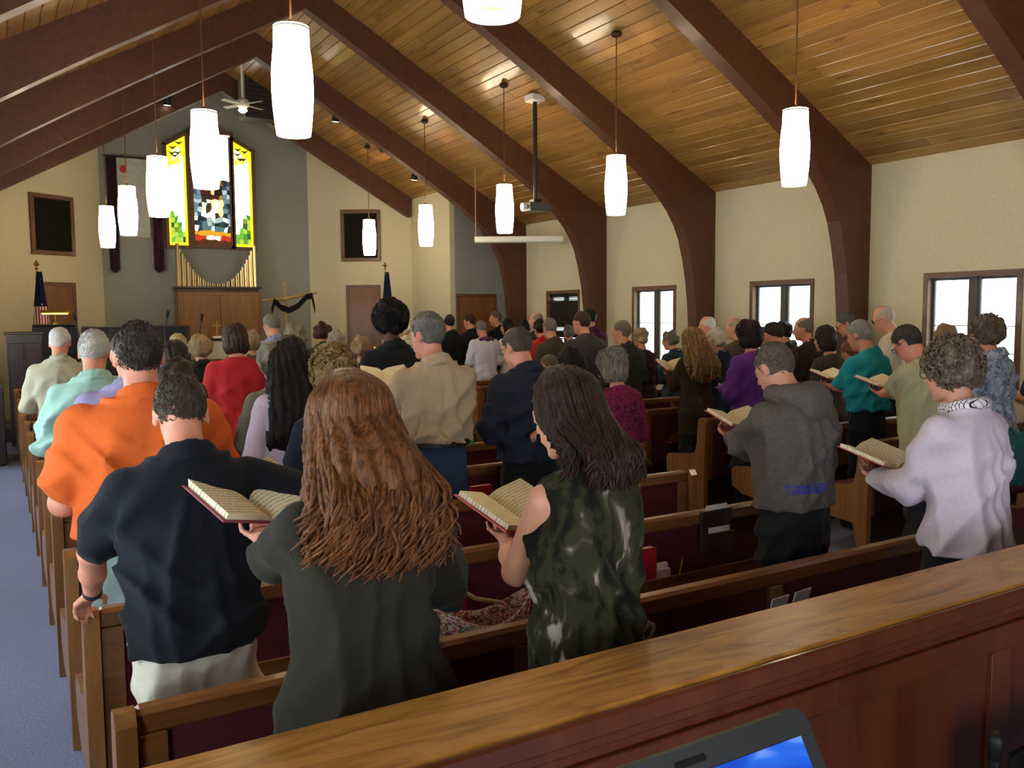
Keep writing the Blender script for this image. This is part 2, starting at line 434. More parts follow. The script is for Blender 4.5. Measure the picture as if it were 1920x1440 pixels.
# windows
M_glass_clear = None
def glass(name, col, s=.0):
    m, n, l, b = newmat(name)
    out = n['Material Output']; tr = n.new('ShaderNodeBsdfTransparent'); tl = n.new('ShaderNodeBsdfTranslucent'); mx = n.new('ShaderNodeMixShader')
    tr.inputs[0].default_value = lin(col); tl.inputs[0].default_value = lin(col); mx.inputs[0].default_value = .35
    l.new(tr.outputs[0], mx.inputs[1]); l.new(tl.outputs[0], mx.inputs[2]); l.new(mx.outputs[0], out.inputs[0]); n.remove(b)
    return m
M_pane = glass('obscure_glass', '#f4f6f2'); M_pane_pink = glass('pink_glass', '#d890b0'); M_pane_amber = glass('amber_glass', '#e4ecd0'); M_pane_blue = glass('blue_glass', '#b8d4e0')
M_lead = plain('#3a3f44', .5, .5); M_sash = plain('#4a4440', .5)
def window(idx, y0, y1, x, blind=False, sgn=1, label=''):
    root = empty('window_%d' % idx, (x, (y0 + y1) / 2, WZ0)); W = y1 - y0; H = WZ1 - WZ0; struct(root, label)
    a = W / 2; t = .055
    fr = MB()       # casing and the reveal lining
    for (A, B, C, D) in ((-a, a, H - t, H), (-a, a, 0, t), (-a, -a + t, t, H - t), (a - t, a, t, H - t)):
        fr.box(-.012 * sgn if sgn > 0 else -.13, .13 if sgn > 0 else .012, A, B, C, D)
    fr.build('window_frame', M_frame, root)
    ys = sorted((-a + t, a - t)); mid = 0
    gx = .085 * sgn
    MB().box(gx - .03, gx + .03, -.035, .035, t, H - t).build('mullion', M_sash, root)
    for A, B in ((ys[0], -.035), (.035, ys[1])):
        s = MB(); b = .028
        s.box(gx - .02, gx + .02, A, B, H - t - b, H - t); s.box(gx - .02, gx + .02, A, B, t, t + b); s.box(gx - .02, gx + .02, A, A + b, t + b, H - t - b); s.box(gx - .02, gx + .02, B - b, B, t + b, H - t - b)
        sash = s.build('sash', M_sash, root)
        a0, b0, z0, z1 = A + b, B - b, t + b, H - t - b
        # leaded panes: bands of obscure glass, a small coloured diamond and coloured lower quarries
        zs = [z0, z0 + .16, z0 + .34, z0 + .62, z1]
        for j in range(4):
            cols = [(a0, (a0 + b0) / 2), ((a0 + b0) / 2, b0)] if j < 2 else [(a0, b0)]
            for kk, (c0, c1) in enumerate(cols):
                mt = M_pane if j > 1 else [M_pane_blue, M_pane, M_pane, M_pane_amber][(j * 2 + kk) % 4]
                MB().box(gx - .003, gx + .003, c0 + .004, c1 - .004, zs[j] + .004, zs[j + 1] - .004).build('pane', mt, sash)
        for j in range(1, 4): MB().box(gx - .005, gx + .005, a0, b0, zs[j] - .004, zs[j] + .004).build('lead_came', M_lead, sash)
        cy, cz = (a0 + b0) / 2, z0 + .80; d = .03
        MB().add([(gx - .006 * sgn, cy - d, cz), (gx - .006 * sgn, cy, cz - d * 1.2), (gx - .006 * sgn, cy + d, cz), (gx - .006 * sgn, cy, cz + d * 1.2)], [(0, 1, 2, 3)]).build('diamond_pane', M_pane_pink, sash)
    if blind:
        bl = empty('blind', (0, 0, 0)); bl.parent = root
        M_slat = plain('#2b211c', .5)
        r = random.Random(2)
        sm = MB().box(-.0165, .0165, -a + t, a - t, -.0012, .0012).mesh('slat', M_slat)
        nz = 26
        for i in range(nz):
            z = H - t - .02 - i * .029
            s = link('slat', sm, root); s.location = (.045, 0, z); s.rotation_euler = (0, math.radians(74 if r.random() > .14 else 35), 0)
        MB().box(.03, .06, -a + t, a - t, H - t - .02 - nz * .029 - .02, H - t - .02 - nz * .029).build('blind_rail', M_slat, root)
        bpy.data.objects.remove(bl)
WL = ['nearest brown-framed double window on the right wall', 'second brown-framed double window on the right wall, pink diamond', 'third brown-framed double window on the right wall', 'far brown-framed window with a dark slatted blind']
for i, (a, b) in enumerate(WIN): window(i + 1, a, b, RW, i == 3, 1, WL[i])
for i, (a, b) in enumerate(LWIN): window(i + 5, a, b, LW, False, -1, 'window in the left aisle wall, %s from the rear' % ('first', 'second', 'third', 'fourth', 'fifth', 'sixth')[i])

# doors
def door(idx, p, q, z0, z1, label):
    """flush door on the segment p-q"""
    p = np.array(p); q = np.array(q); L = np.linalg.norm(q - p); rz = math.atan2(q[1] - p[1], q[0] - p[0])
    root = empty('door_%d' % idx, (p[0], p[1], z0), rz); struct(root, label)
    h = z1 - z0
    MB().box(0, L, -.03, .01, 0, h, .004).build('door_leaf', M_door, root)
    f = MB(); f.box(-.06, 0, -.035, .01, 0, h + .06); f.box(L, L + .06, -.035, .01, 0, h + .06); f.box(0, L, -.035, .01, h, h + .06); f.build('door_frame', M_frame, root)
    k = MB().lathe([(.012, 0), (.012, .03), (.026, .04), (.026, .06)], 10).build('door_knob', M_brass, root)
    k.rotation_euler = (math.radians(90), 0, 0); k.location = (L - .07, -.03, 1.0)
def on_seg(px, py, p, q):
    """point where a pixel's ray meets the vertical plane through p and q"""
    d = ray(px, py); e = np.array([q[0] - p[0], q[1] - p[1]]); nn = np.array([-e[1], e[0]])
    t = np.dot(nn, np.array(p[:2]) - CC[:2]) / np.dot(nn, d[:2]); return CC + d * t
SR = ((5.53, 17.2), (7.3, 16.15)); SLF = ((.02, 16.15), (1.745, 17.2)); FR = ((7.3, 14.45), (8.5, 14.45))
def seg_door(idx, x0, x1, yt, seg, z0, label):
    a = on_seg(x0, yt, *seg); b = on_seg(x1, yt, *seg); door(idx, a[:2], b[:2], z0, (a[2] + b[2]) / 2, label)
seg_door(1, 655, 708, 540, SR, .18, 'plain oak door in the angled wall right of the organ')
seg_door(2, 80, 134, 536, SLF, .18, 'plain oak door behind the furled flag, left of the organ')
seg_door(3, 861, 924, 557, FR, 0, 'plain brown door in the grey wall at far right')

# ------------------------------------------------------------------ pews
NP = 14; PY0 = 2.29; PDY = .876; PH = .86
def make_pew(L, first):
    root = empty('pew')
    # coordinates: back rail's rear edge at y = 0, seat towards +y, x from 0 to L
    MB().box(.05, L - .05, -.005, .055, PH - .075, PH - .005, .012).build('top_rail', M_pew, root)
    b = MB(); b.prism([(.0, .30), (.03, .30), (.045, PH - .07), (.012, PH - .07)], .05, L - .05, 'X'); b.build('back_panel', M_maroon, root)
    n = max(2, int(round(L / 1.2)))
    for i in range(n + 1):
        x = .05 + (L - .1) * i / n; x = min(max(x, .09), L - .09)
        MB().box(x - .035, x + .035, -.008, .022, .28, PH - .07, .004).build('back_stile', M_pew, root)
    MB().box(.05, L - .05, .03, .47, .36, .41, .01).build('seat', M_pew, root)
    MB().box(.06, L - .06, .05, .46, .41, .465, .02).build('seat_cushion', M_maroon, root)
    MB().box(.05, L - .05, .0, .03, .0, .30).build('kick_board', M_darkwood, root)
    # book rack on the rear of the back
    rk = MB(); rk.box(.3, L - .3, -.1, 0, .50, .515); rk.box(.3, L - .3, -.11, -.095, .50, .60); rk.build('book_rack', M_pew, root)
    prof = [(-.035, PH - .03), (-.012, PH), (.02, PH + .004), (.055, PH - .02), (.075, .62), (.10, .53), (.20, .50), (.47, .475), (.50, .44), (.49, .30), (.36, .24), (.10, .22), (.055, .03), (.055, 0), (-.03, 0), (-.03, .5)]
    for x in (0, L - .05):
        MB().prism([p for p in prof], x, x + .05, 'X').build('pew_end', M_pewend, root)
    return root
lp = make_pew(3.52, True)
pl = ['long oak pew with maroon back, nearest to the camera, behind the rail', 'long oak pew, second from the camera, hymnals in its rack', 'long oak pew, third from the camera, ending at the aisle']
ordn = ['fourth', 'fifth', 'sixth', 'seventh', 'eighth', 'ninth', 'tenth', 'eleventh', 'twelfth', 'thirteenth', 'fourteenth']
for k in range(NP):
    o = lp if k == 0 else copy_tree(lp)
    o.location = (.21, PY0 + PDY * k, 0)
    tag(o, pl[k] if k < 3 else 'oak pew on the left block, %s from the camera' % ordn[k - 3], 'pew', 'left block of pews')
rp = make_pew(2.35, False)
for k in range(13):
    o = rp if k == 0 else copy_tree(rp)
    o.location = (5.6, 3.33 + PDY * k, 0)
    tag(o, 'oak pew on the right block by the windows, %s from the camera' % (['first', 'second', 'third'] + ordn)[k], 'pew', 'right block of pews')

# rail behind the last row
rl = empty('rail_partition', (0, 1.34, 0))
MB().box(-.1, 3.8, .012, .265, 1.0, 1.05, .012).build('rail_cap', M_rail, rl)
MB().box(-.1, 3.8, -.004, .014, 1.0, 1.046, .006).build('rail_nosing', M_railpanel, rl)  # front edge of the cap, its shade put into a darker wood colour
MB().box(-.08, 3.78, .02, .25, .965, 1.0, .006).build('rail_moulding', M_railpanel, rl)
MB().box(-.06, 3.76, .05, .22, 0, .965).build('rail_panel', M_railpanel, rl)
for x in (-.06, .8, 1.6, 2.42, 3.66): MB().box(x, x + .1, .036, .05, 0, .858, .003).build('stile', M_railpanel, rl)
MB().box(-.06, 3.76, .034, .05, .86, .93, .003).build('upper_trim', M_railpanel, rl)
tag(rl, 'oak rail partition with broad varnished cap crossing the foreground', 'rail')
# ------------------------------------------------------------------ pendant lamps
M_shade = emit('#ffedcb', LAMP_STRENGTH, 'glowing_opal_glass')
M_diff = emit('#ffdf20', .9, 'lamp_diffuser'); M_diff.node_tree.nodes['Principled BSDF'].inputs['Base Color'].default_value = (.02, .015, .0, 1)
M_cord = plain('#6b4426', .6); M_bronze = plain('#4a3220', .4, .6)
def make_pendant(X):
    root = empty('pendant_lamp'); zc = ceil_z(X); zt = 3.55; zb = 2.915; h = zt - zb
    cv = MB().lathe([(.0, .02), (.05, .015), (.062, -.01), (.045, -.035), (.012, -.045)], 14, (0, 0, zc - .02)).build('ceiling_canopy', M_bronze, root, auto=True)
    MB().tube([(0, 0, zc - .05), (0, 0, zt + .02)], .0065, 6).build('cord', M_cord, root)
    MB().lathe([(.03, .0), (.045, .012), (.02, .03), (.012, .05)], 12, (0, 0, zt - .012)).build('lamp_cap', M_bronze, root, auto=True)
    prof = [(.100, 0), (.108, .06), (.118, .16), (.123, .26), (.122, .36), (.114, .46), (.106, .52), (.104, h)]
    inner = [(r - .006, z) for r, z in prof[::-1]]
    sh = MB().lathe(prof + inner + [prof[0]], 28, (0, 0, zb), cap=False).build('lamp_shade', M_shade, root, smooth=True)
    MB().lathe([(.0, .03), (.062, .03), (.062, .034), (.0, .034)], 18, (0, 0, zb)).build('diffuser', M_diff, sh)
    MB().lathe([(.1045, .0), (.107, .004), (.107, .012), (.104, .014)], 28, (0, 0, zt - .02), cap=False).build('shade_ring', M_white, sh)
    bl = bpy.data.lights.new('bulb', 'POINT'); bl.energy = 55; bl.color = (1, .82, .56); bl.shadow_soft_size = .03
    bo = link('bulb', bl, root); bo.location = (0, 0, zb + .30)
    return root
PLY = [2.82, 5.24, 7.72, 10.14, 12.6, 15.0]
lab_l = ['lit white glass pendant lamp cut off by the top edge', 'largest lit white glass pendant lamp, upper left', 'lit pendant lamp hanging in front of the stained glass', 'lit pendant lamp overlapping the left stained glass panel',
         'lit pendant lamp in front of the wall banner', 'leftmost and farthest lit pendant lamp of the left row']
lab_r = ['lit pendant lamp of the right row, beyond the right edge', 'lit pendant lamp of the right row nearest the camera', 'lit pendant lamp of the right row, second largest', 'lit pendant lamp beside the projector',  # first one is out of view, a repeat of the row added for illumination
         'lit pendant lamp left of the rolled screen', 'farthest lit pendant lamp, before the right black panel']
for X, labs in ((1.61, lab_l), (5.95, lab_r)):
    pr = make_pendant(X)
    for i, y in enumerate(PLY):
        o = pr if i == 0 else copy_tree(pr)
        o.location = (X, y, 0); tag(o, labs[i], 'lamp', 'hanging lamps')

# ------------------------------------------------------------------ ceiling fittings
def on_ceiling(px, py):
    d = ray(px, py); t = (EAVE + SLOPE * RW - CAM_H) / (d[2] + SLOPE * d[0]); P = CC + d * t
    if P[0] >= RIDGE: return P
    xl = 2 * RIDGE - RW; t = (EAVE - SLOPE * xl - CAM_H) / (d[2] - SLOPE * d[0]); return CC + d * t
P = on_ceiling(1003, 178)
q = onY(1006, 378, P[1]); prj = empty('projector', (P[0], P[1], 0)); zt = P[2]; zb = q[2]
MB().box(-.1, .1, -.1, .1, zt - .09, zt - .0, .01).build('ceiling_plate', M_white, prj)
MB().tube([(0, 0, zt - .05), (0, 0, zb + .02)], .028, 10).build('pole', M_black, prj)
MB().box(-.06, .06, -.06, .06, zb - .02, zb + .03, .008).build('bracket', M_black, prj)
bd = MB().box(-.16, .16, -.13, .13, zb - .13, zb - .02, .02).build('housing', plain('#4a4a48', .4), prj)
ln = MB().lathe([(.045, 0), (.045, .05), (.03, .05)], 12).build('lens', plain('#e8e4d0', .2), bd)
ln.location = (-.16, 0, zb - .075); ln.rotation_euler = (0, math.radians(-90), 0)
for c in (bd, ln): pass
tag(prj, 'black ceiling-mounted projector on a long pole', 'projector')
# rolled-up projection screen hung across the corner
a = onY(890, 449, 12.95); b = on_seg(1052, 447, (8.3, 12.1), (7.3, 12.7))
b = np.array([8.25, 12.14, a[2] - .0])
scr = empty('projection_screen', tuple(a)); d = b - a; L = np.linalg.norm(d[:2]); scr.rotation_euler = (0, 0, math.atan2(d[1], d[0]))
MB().box(0, L, -.045, .045, -.05, .045, .012).build('screen_case', M_white, scr)
MB().tube([(.0, 0, -.04), (L, 0, -.04)], .022, 8).build('screen_roll', plain('#d6d0b8', .6), scr)
for x in (.02, L - .03):
    zz = ceil_z(a[0] + d[0] * x / L) - a[2]
    MB().tube([(x, 0, .04), (x, 0, zz - .01)], .008, 6).build('hanger_rod', plain('#a89c80', .5), scr)
tag(scr, 'cream rolled-up projection screen hanging across the front corner', 'screen')
# spotlights
def spot(px, py, tilt, label, lit=True, yaw=0.):
    P = on_ceiling(px, py); o = empty('spotlight', (P[0], P[1], P[2] - .02), yaw)
    MB().lathe([(.04, 0), (.04, -.02), (.012, -.03), (.012, -.06)], 10).build('mount', M_black, o)
    c = MB().lathe([(.02, .06), (.045, .05), (.06, -.06), (.062, -.1)], 14).build('can', M_black, o, auto=True); c.location = (0, 0, -.1); c.rotation_euler = (tilt, 0, 0)
    f = MB().lathe([(.0, -.106), (.054, -.106), (.056, -.100), (0, -.100)], 14).build('lens', emit('#fff0d0', 6.) if lit else plain('#222222', .3), o); f.location = (0, 0, -.1); f.rotation_euler = (tilt, 0, 0)
    tag(o, label, 'spotlight', 'black ceiling spotlights')
spot(629, 203, .2, 'black ceiling spotlight, lit, right of the largest lamp')
spot(715, 266, 2.4, 'black ceiling spotlight turned away, between two lit ones', False)
spot(777, 314, .2, 'black ceiling spotlight, lit, above the lamp by the black panel')
spot(313, 172, .2, 'small lit spotlight on the left slope above the stained glass')
spot(136, 258, .2, 'small lit spotlight on the left slope at far left')
# ceiling fan on the ridge
P = onX(455, 196, RIDGE + .02); fan = empty('ceiling_fan', (P[0], P[1], 0)); z = P[2]
MB().tube([(0, 0, ceil_z(RIDGE) - .02), (0, 0, z + .08)], .018, 8).build('down_rod', M_white, fan)
mo_ = MB().lathe([(.03, .1), (.09, .07), (.11, .02), (.1, -.03), (.05, -.06)], 16, (0, 0, z)).build('motor', M_white, fan, auto=True)
MB().lathe([(.03, -.05), (.07, -.08), (.075, -.1), (.03, -.135)], 14, (0, 0, z)).build('fan_light', emit('#fff2d8', 3.), mo_, auto=True)
for k in range(4):
    bl = MB().box(.08, .42, -.045, .045, -.006, .006, .004).build('blade', plain('#cfc8b4', .5), fan); bl.location = (0, 0, z + .0); bl.rotation_euler = (.2, 0, k * math.pi / 2 + .5)
tag(fan, 'white ceiling fan with light hanging from the ridge', 'fan')
# dark slatted sound cabinet under the ridge
a = onY(456, 100, 15.55); b = onY(548, 228, 15.55)
spk = empty('speaker_cabinet', ((a[0] + b[0]) / 2, 15.55, b[2])); wv = (b[0] - a[0]) / 2; hh = a[2] - b[2]
M_dk = plain('#241a16', .6)
cbd = MB().prism([(-wv, 0), (wv, 0), (wv, ceil_z(b[0]) - b[2] - .03), (-wv, ceil_z(a[0]) - b[2] - .03)], .0, .35).build('cabinet_body', M_dk, spk)
sl = MB().box(-wv, wv, -.02, .0, -.014, .014, .004).mesh('slat', plain('#33241d', .5))
for k in range(14):
    s = link('slat', sl, cbd); s.location = (0, 0, .05 + k * hh / 14.5)
MB().box(-wv - .02, -wv, -.03, .36, 0, hh - .1).build('side_panel', plain('#8a8578', .6), spk)
tag(spk, 'dark slatted speaker cabinet hung under the roof ridge', 'speaker')

# ------------------------------------------------------------------ chancel wall: panels, banner, stained glass
def wall_panel(x0, x1, y0, y1, seg, label):
    A = on_seg(x0, (y0 + y1) / 2, *seg); B = on_seg(x1, (y0 + y1) / 2, *seg)
    zt = (on_seg(x0, y0, *seg)[2] + on_seg(x1, y0, *seg)[2]) / 2; zb = (on_seg(x0, y1, *seg)[2] + on_seg(x1, y1, *seg)[2]) / 2
    L = np.linalg.norm(B[:2] - A[:2]); h = zt - zb
    o = empty('acoustic_screen', (A[0], A[1], zb), math.atan2(B[1] - A[1], B[0] - A[0]))
    t = .07
    for c in ((0, L, 0, t), (0, L, h - t, h), (0, t, t, h - t), (L - t, L, t, h - t)): MB().box(c[0], c[1], -.05, 0, c[2], c[3], .006).build('frame_strip', M_frame, o)
    MB().box(t, L - t, -.025, -.002, t, h - t).build('grille_cloth', fabric('#17130f', .7, 90), o)
    tag(o, label, 'panel')
wall_panel(55, 137, 366, 478, SLF, 'black cloth panel in wooden frame on the left angled wall')
wall_panel(640, 714, 394, 490, SR, 'black cloth panel in wooden frame behind the hanging lamp, right')

def atw(px, py, Y=17.1): p = onY(px, py, Y); return p[0], p[2]
# banner with two dark scarves
x0, z1 = atw(218, 295); x1, z0 = atw(283, 446)
bn = empty('wall_banner', (x0, 17.12, z0)); Wb = x1 - x0; Hb = z1 - z0
MB().tube([(-.22, 0, Hb + .02), (Wb + .1, 0, Hb + .02)], .015, 8).build('banner_rod', M_darkwood, bn)
MB().grid(lambda u, v: (u * Wb, .02 * math.sin(u * 9), v * Hb), 14, 10).build('banner_cloth', patterned('banner_cloth', [(.3, '#8f9c92'), (.42, '#c4c0b2'), (.52, '#a8b0aa'), (.62, '#c8b8a4'), (.75, '#9aa8ac')], scale=7, detail=5), bn, smooth=True)
for j, (pxa, pxb, pya, pyb, cl) in enumerate(((197, 218, 292, 505, '#3a2226'), (281, 301, 300, 505, '#4a2530'))):
    xa, za = atw(pxa, pya); xb, zb = atw(pxb + 12, pyb)
    xa2 = atw(pxa + 12, pyb)[0]
    MB().grid(lambda u, v, xa=xa, xb=xb, za=za, zb=zb: (xa - x0 + u * (xb - xa) * .8, -.03 - .025 * math.sin(u * 14), (za + (zb - za) * v) - z0 - (.06 * math.sin(u * 3.14) if v > .95 else 0)), 12, 12).build('scarf', patterned('scarf_%d' % j, [(.35, '#2c1a1c'), (.6, cl), (.8, '#5a3038')], scale=4, stretch=(1, 1, .5)), bn, smooth=True)
MB().ellipsoid((Wb * .2, -.02, Hb * .86), (.06, .01, .07), 10, 6).build('red_mark', plain('#b03a34', .8), bn)
tag(bn, 'pale tapestry banner with two dark draped scarves on the grey wall', 'banner')

def EG(c, s):
    m = emit(c, s, 'stained_glass'); m.cycles.emission_sampling = 'NONE'; return m
tri = empty('stained_glass_window', (0, 17.08, 0)); tag(tri, 'three-part backlit stained glass window above the organ pipes', 'window')
def quadpane(parent, pts, mat, name='pane', y=0.):
    n = len(pts); vs = [(p[0], y - .004, p[1]) for p in pts] + [(p[0], y + .004, p[1]) for p in pts]
    return MB().add(vs, [tuple(range(n)), tuple(range(2 * n - 1, n - 1, -1))] + [(i, i + n, (i + 1) % n + n, (i + 1) % n) for i in range(n)]).build(name, mat, parent)
def frame_poly(parent, pts, t, name):
    n = len(pts); c = np.mean(pts, 0); m = MB()
    for i in range(n):
        p, q = np.array(pts[i]), np.array(pts[(i + 1) % n]); d = (q - p) / np.linalg.norm(q - p); nn = np.array([-d[1], d[0]])
        if np.dot(nn, c - p) < 0: nn = -nn
        o = [p - d * t - nn * t, q + d * t - nn * t, q + d * .0 + nn * .004, p + nn * .004]
        vs = [(v[0], -.05, v[1]) for v in o] + [(v[0], .05, v[1]) for v in o]
        m.add(vs, [(0, 1, 2, 3), (7, 6, 5, 4)] + [(k, k + 4, (k + 1) % 4 + 4, (k + 1) % 4) for k in range(4)])
    return m.build(name, M_frame, parent)
def jgrid(x0, x1, z0, z1, nu, nv, seed, j=.32):
    r = random.Random(seed); P = {}
    for a in range(nu + 1):
        for b in range(nv + 1):
            P[a, b] = (x0 + (x1 - x0) * (a + (r.uniform(-j, j) if 0 < a < nu else 0)) / nu, z0 + (z1 - z0) * (b + (r.uniform(-j, j) if 0 < b < nv else 0)) / nv)
    return P
def shrink(pts, k): c = np.mean(pts, 0); return [tuple(c + (np.array(p) - c) * k) for p in pts]
# centre panel
cx0, cz1 = atw(357, 248); cx1, cz0 = atw(436, 461)
frame_poly(tri, [(cx0, cz0), (cx1, cz0), (cx1, cz1), (cx0, cz1)], .06, 'centre_frame')
ctr = empty('centre_light', (0, 0, 0)); ctr.parent = tri
MB().box(cx0, cx1, .012, .02, cz0, cz1).build('lead_backing', M_lead, ctr)
NU, NV = 9, 24; G = jgrid(cx0, cx1, cz0, cz1, NU, NV, 5); r = random.Random(11)
for a in range(NU):
    for b in range(NV):
        pts = [G[a, b], G[a + 1, b], G[a + 1, b + 1], G[a, b + 1]]; u = (a + .5) / NU; v = (b + .5) / NV; du = abs(u - .5)
        if v < .045: c, s = '#5a2a14', .5
        elif v < .09: c, s = (('#f4ead0', 2.2) if du < .22 else ('#c03418', .8))
        elif v < .13: c, s = '#d8951c', 1.1
        elif v < .27: c, s = r.choice([('#5a7a86', .7), ('#2e4654', .5), ('#9ab4b4', 1.0), ('#d6e0dc', 1.3), ('#1c2e3a', .4), ('#46827e', .7)])
        elif du < .26 and v < .40: c, s = r.choice([('#f0ecd0', 1.6), ('#d8cf9a', 1.2), ('#4a3a24', .4), ('#e8e2c0', 1.4)])
        elif du < .3 and v < .54: c, s = r.choice([('#5a1e18', .35), ('#2a1814', .3), ('#d8d090', 1.0), ('#3a2a20', .35), ('#a08a3a', .7)])
        elif du < .32 and v < .60: c, s = r.choice([('#e0b030', 1.2), ('#8a5a20', .6), ('#d0d0c0', 1.1)])
        elif v < .60: c, s = r.choice([('#3a5a74', .6), ('#6a8a9a', .8), ('#24343e', .4), ('#aebec4', 1.0)])
        else: c, s = r.choice([('#f0f6ff', 3.2), ('#e6f0f8', 2.6), ('#fffdf0', 3.2), ('#d8ecf8', 2.4)])
        quadpane(ctr, shrink(pts, .93), EG(c, s))
# side panels
def side(outer, name, seed, tree_left):
    """outer: four corners (bl, br, tr, tl)"""
    frame_poly(tri, outer, .055, name + '_frame')
    pn = empty(name, (0, 0, 0)); pn.parent = tri
    def uv(u, v):
        bl, br, tr, tl = map(np.array, outer); return tuple((bl * (1 - u) + br * u) * (1 - v) + (tl * (1 - u) + tr * u) * v)
    n = len(outer); vs = [(p[0], .012, p[1]) for p in outer]; MB().add(vs, [tuple(range(n))]).build('lead_backing', M_lead, pn)
    bw, bh = .13, .03
    ed = [0, .2, .4, .6, .8, 1]
    Yl = EG('#f2e21a', 1.5)
    for k in range(8):
        v0, v1 = k / 8, (k + 1) / 8
        for u0, u1 in ((0, bw), (1 - bw, 1)): quadpane(pn, shrink([uv(u0, v0), uv(u1, v0), uv(u1, v1), uv(u0, v1)], .97), Yl)
    for v0, v1 in ((0, bh), (.93, 1)):
        for k in range(3): quadpane(pn, shrink([uv(bw + (1 - 2 * bw) * k / 3, v0), uv(bw + (1 - 2 * bw) * (k + 1) / 3, v0), uv(bw + (1 - 2 * bw) * (k + 1) / 3, v1), uv(bw + (1 - 2 * bw) * k / 3, v1)], .95), Yl)
    r = random.Random(seed); NU, NV = 4, 18
    G = jgrid(bw, 1 - bw, bh, .93, NU, NV, seed, .25)
    for a in range(NU):
        for b in range(NV):
            pts = [G[a, b], G[a + 1, b], G[a + 1, b + 1], G[a, b + 1]]; u = np.mean([p[0] for p in pts]); v = np.mean([p[1] for p in pts])
            uu = u if tree_left else 1 - u
            if v < .40 * (1 - uu * .95) + .03 and v < .36: c, s = r.choice([('#3f9a2a', .8), ('#6ab83a', .9), ('#2f6a3a', .5), ('#a8c840', 1.0), ('#7a9a30', .7)])
            elif v > .80: c, s = r.choice([('#f2e640', 1.6), ('#fff4a0', 2.4)])
            else: c, s = r.choice([('#fffdf0', 3.4), ('#fff8e0', 3.2)])
            quadpane(pn, shrink([uv(*p) for p in pts], .95), EG(c, s))
    for (u, v) in ((.35, .95), (.68, .965), (.32, .90), (.6, .88), (.45, .865)):      # birds
        c = np.array(uv(u, v)); w_ = .085
        quadpane(pn, [tuple(c + (-w_, .02)), tuple(c + (0, -.036)), tuple(c + (w_, .038)), tuple(c + (0, .004))], plain('#3a3a12', .6), 'bird_pane', -.012)
lo = [atw(318, 460), atw(357 - 4, 461), atw(346, 255), atw(309, 273)]
# keep the side edges plumb
def plumb(bl, br, tr, tl): xa = (bl[0] + tl[0]) / 2; xb = (br[0] + tr[0]) / 2; z0 = (bl[1] + br[1]) / 2; return [(xa, z0), (xb, z0), (xb, tr[1]), (xa, tl[1])]
side(plumb(*lo), 'left_light', 21, True)
ro = [atw(440, 464), atw(475, 464), atw(470, 286), atw(430, 263)]
side(plumb(*ro), 'right_light', 22, False)

# ------------------------------------------------------------------ organ case and pipes
YO = 16.75
ox0, oz1 = atw(333, 547, YO); ox1, _ = atw(488, 547, YO)
org = empty('pipe_organ', (0, YO, .18)); tag(org, 'pipe organ with oak case and brass pipes in a curve', 'organ')
oz = oz1 - .18
cs_ = MB().box(ox0, ox1, 0, .4, 0, oz, .01).build('case', M_organwood, org)
for a_, b_ in ((ox0 + .03, (ox0 + ox1) / 2 - .005), ((ox0 + ox1) / 2 + .005, ox1 - .03)): MB().box(a_, b_, -.02, .0, .1, oz - .05, .006).build('case_panel', M_organwood, cs_)
MB().box(ox0 - .02, ox1 + .03, -.03, .42, oz + .06, oz + .10, .006).build('pipe_ledge', M_darkwood, org)
MB().box(ox0 + .0, ox1 - .02, .05, .35, oz, oz + .06).build('wind_chest', M_darkwood, org)
npipe = 33; zc_ = onY(411, 538, YO)[2] - .18
for k in range(npipe):
    t = k / (npipe - 1); e = abs(2 * t - 1); x = ox0 + .05 + (ox1 - ox0 - .1) * t
    top = onY(337, 455, YO)[2] - .18; zt = zc_ + .06 + (top - zc_ - .06) * e ** 2.2
    rr = .012 + .020 * e ** 1.5
    MB().lathe([(.004, 0), (rr, .10), (rr * 1.02, .105), (rr, .11), (rr, zt - oz), (rr * .8, zt - oz)], 10, (x, .16 + .05 * (k % 2), oz)).build('pipe', M_pipe, org, auto=True)

# ------------------------------------------------------------------ chancel furniture
Yc = 15.6
# branch cross with black drape
bx, bz = atw(536, 560, Yc); cr = empty('wooden_cross', (bx, Yc, 0)); M_branch = wood('branch', '#8a6a40', '#a5844f', '#b8975f', (2, 2, 8), .8, 0, 3)
x_, zt_ = atw(531, 524, Yc); _, zb_ = atw(540, 690, Yc)
MB().tube([(.05, 0, .18), (.03, 0, 1.2), (0, 0, bz), (x_ - bx, 0, zt_)], [.04, .035, .03, .022], 8).build('upright', M_branch, cr, smooth=True)
xl_, zl_ = atw(491, 563, Yc); xr_, zr_ = atw(593, 549, Yc)
MB().tube([(xl_ - bx, -.03, zl_), (0, -.035, bz), (.25, -.035, bz + .05), (xr_ - bx, -.03, zr_)], [.018, .03, .028, .02], 8).build('cross_arm', M_branch, cr, smooth=True)
MB().box(-.25, .3, -.2, .2, .18, .24, .02).build('foot', M_darkwood, cr)
tag(cr, 'rough branch cross with black drape right of the organ', 'cross')
L_ = [atw(x, y, Yc) for x, y in ((507, 583), (512, 563), (525, 575), (540, 580), (556, 572), (572, 555), (582, 553), (588, 580))]
def drape(u, v):
    t = u * (len(L_) - 1); i = min(int(t), len(L_) - 2); f = t - i; f = f * f * (3 - 2 * f)
    x = L_[i][0] * (1 - f) + L_[i + 1][0] * f; z = L_[i][1] * (1 - f) + L_[i + 1][1] * f
    return (x - bx, -.075 - .02 * math.sin(v * 9), z - (v - .5) * .10 - .02)
dr = MB().grid(drape, 40, 5).build('drape', M_blackcloth, cr, smooth=True)
sd = dr.modifiers.new('thick', 'SOLIDIFY'); sd.thickness = .012
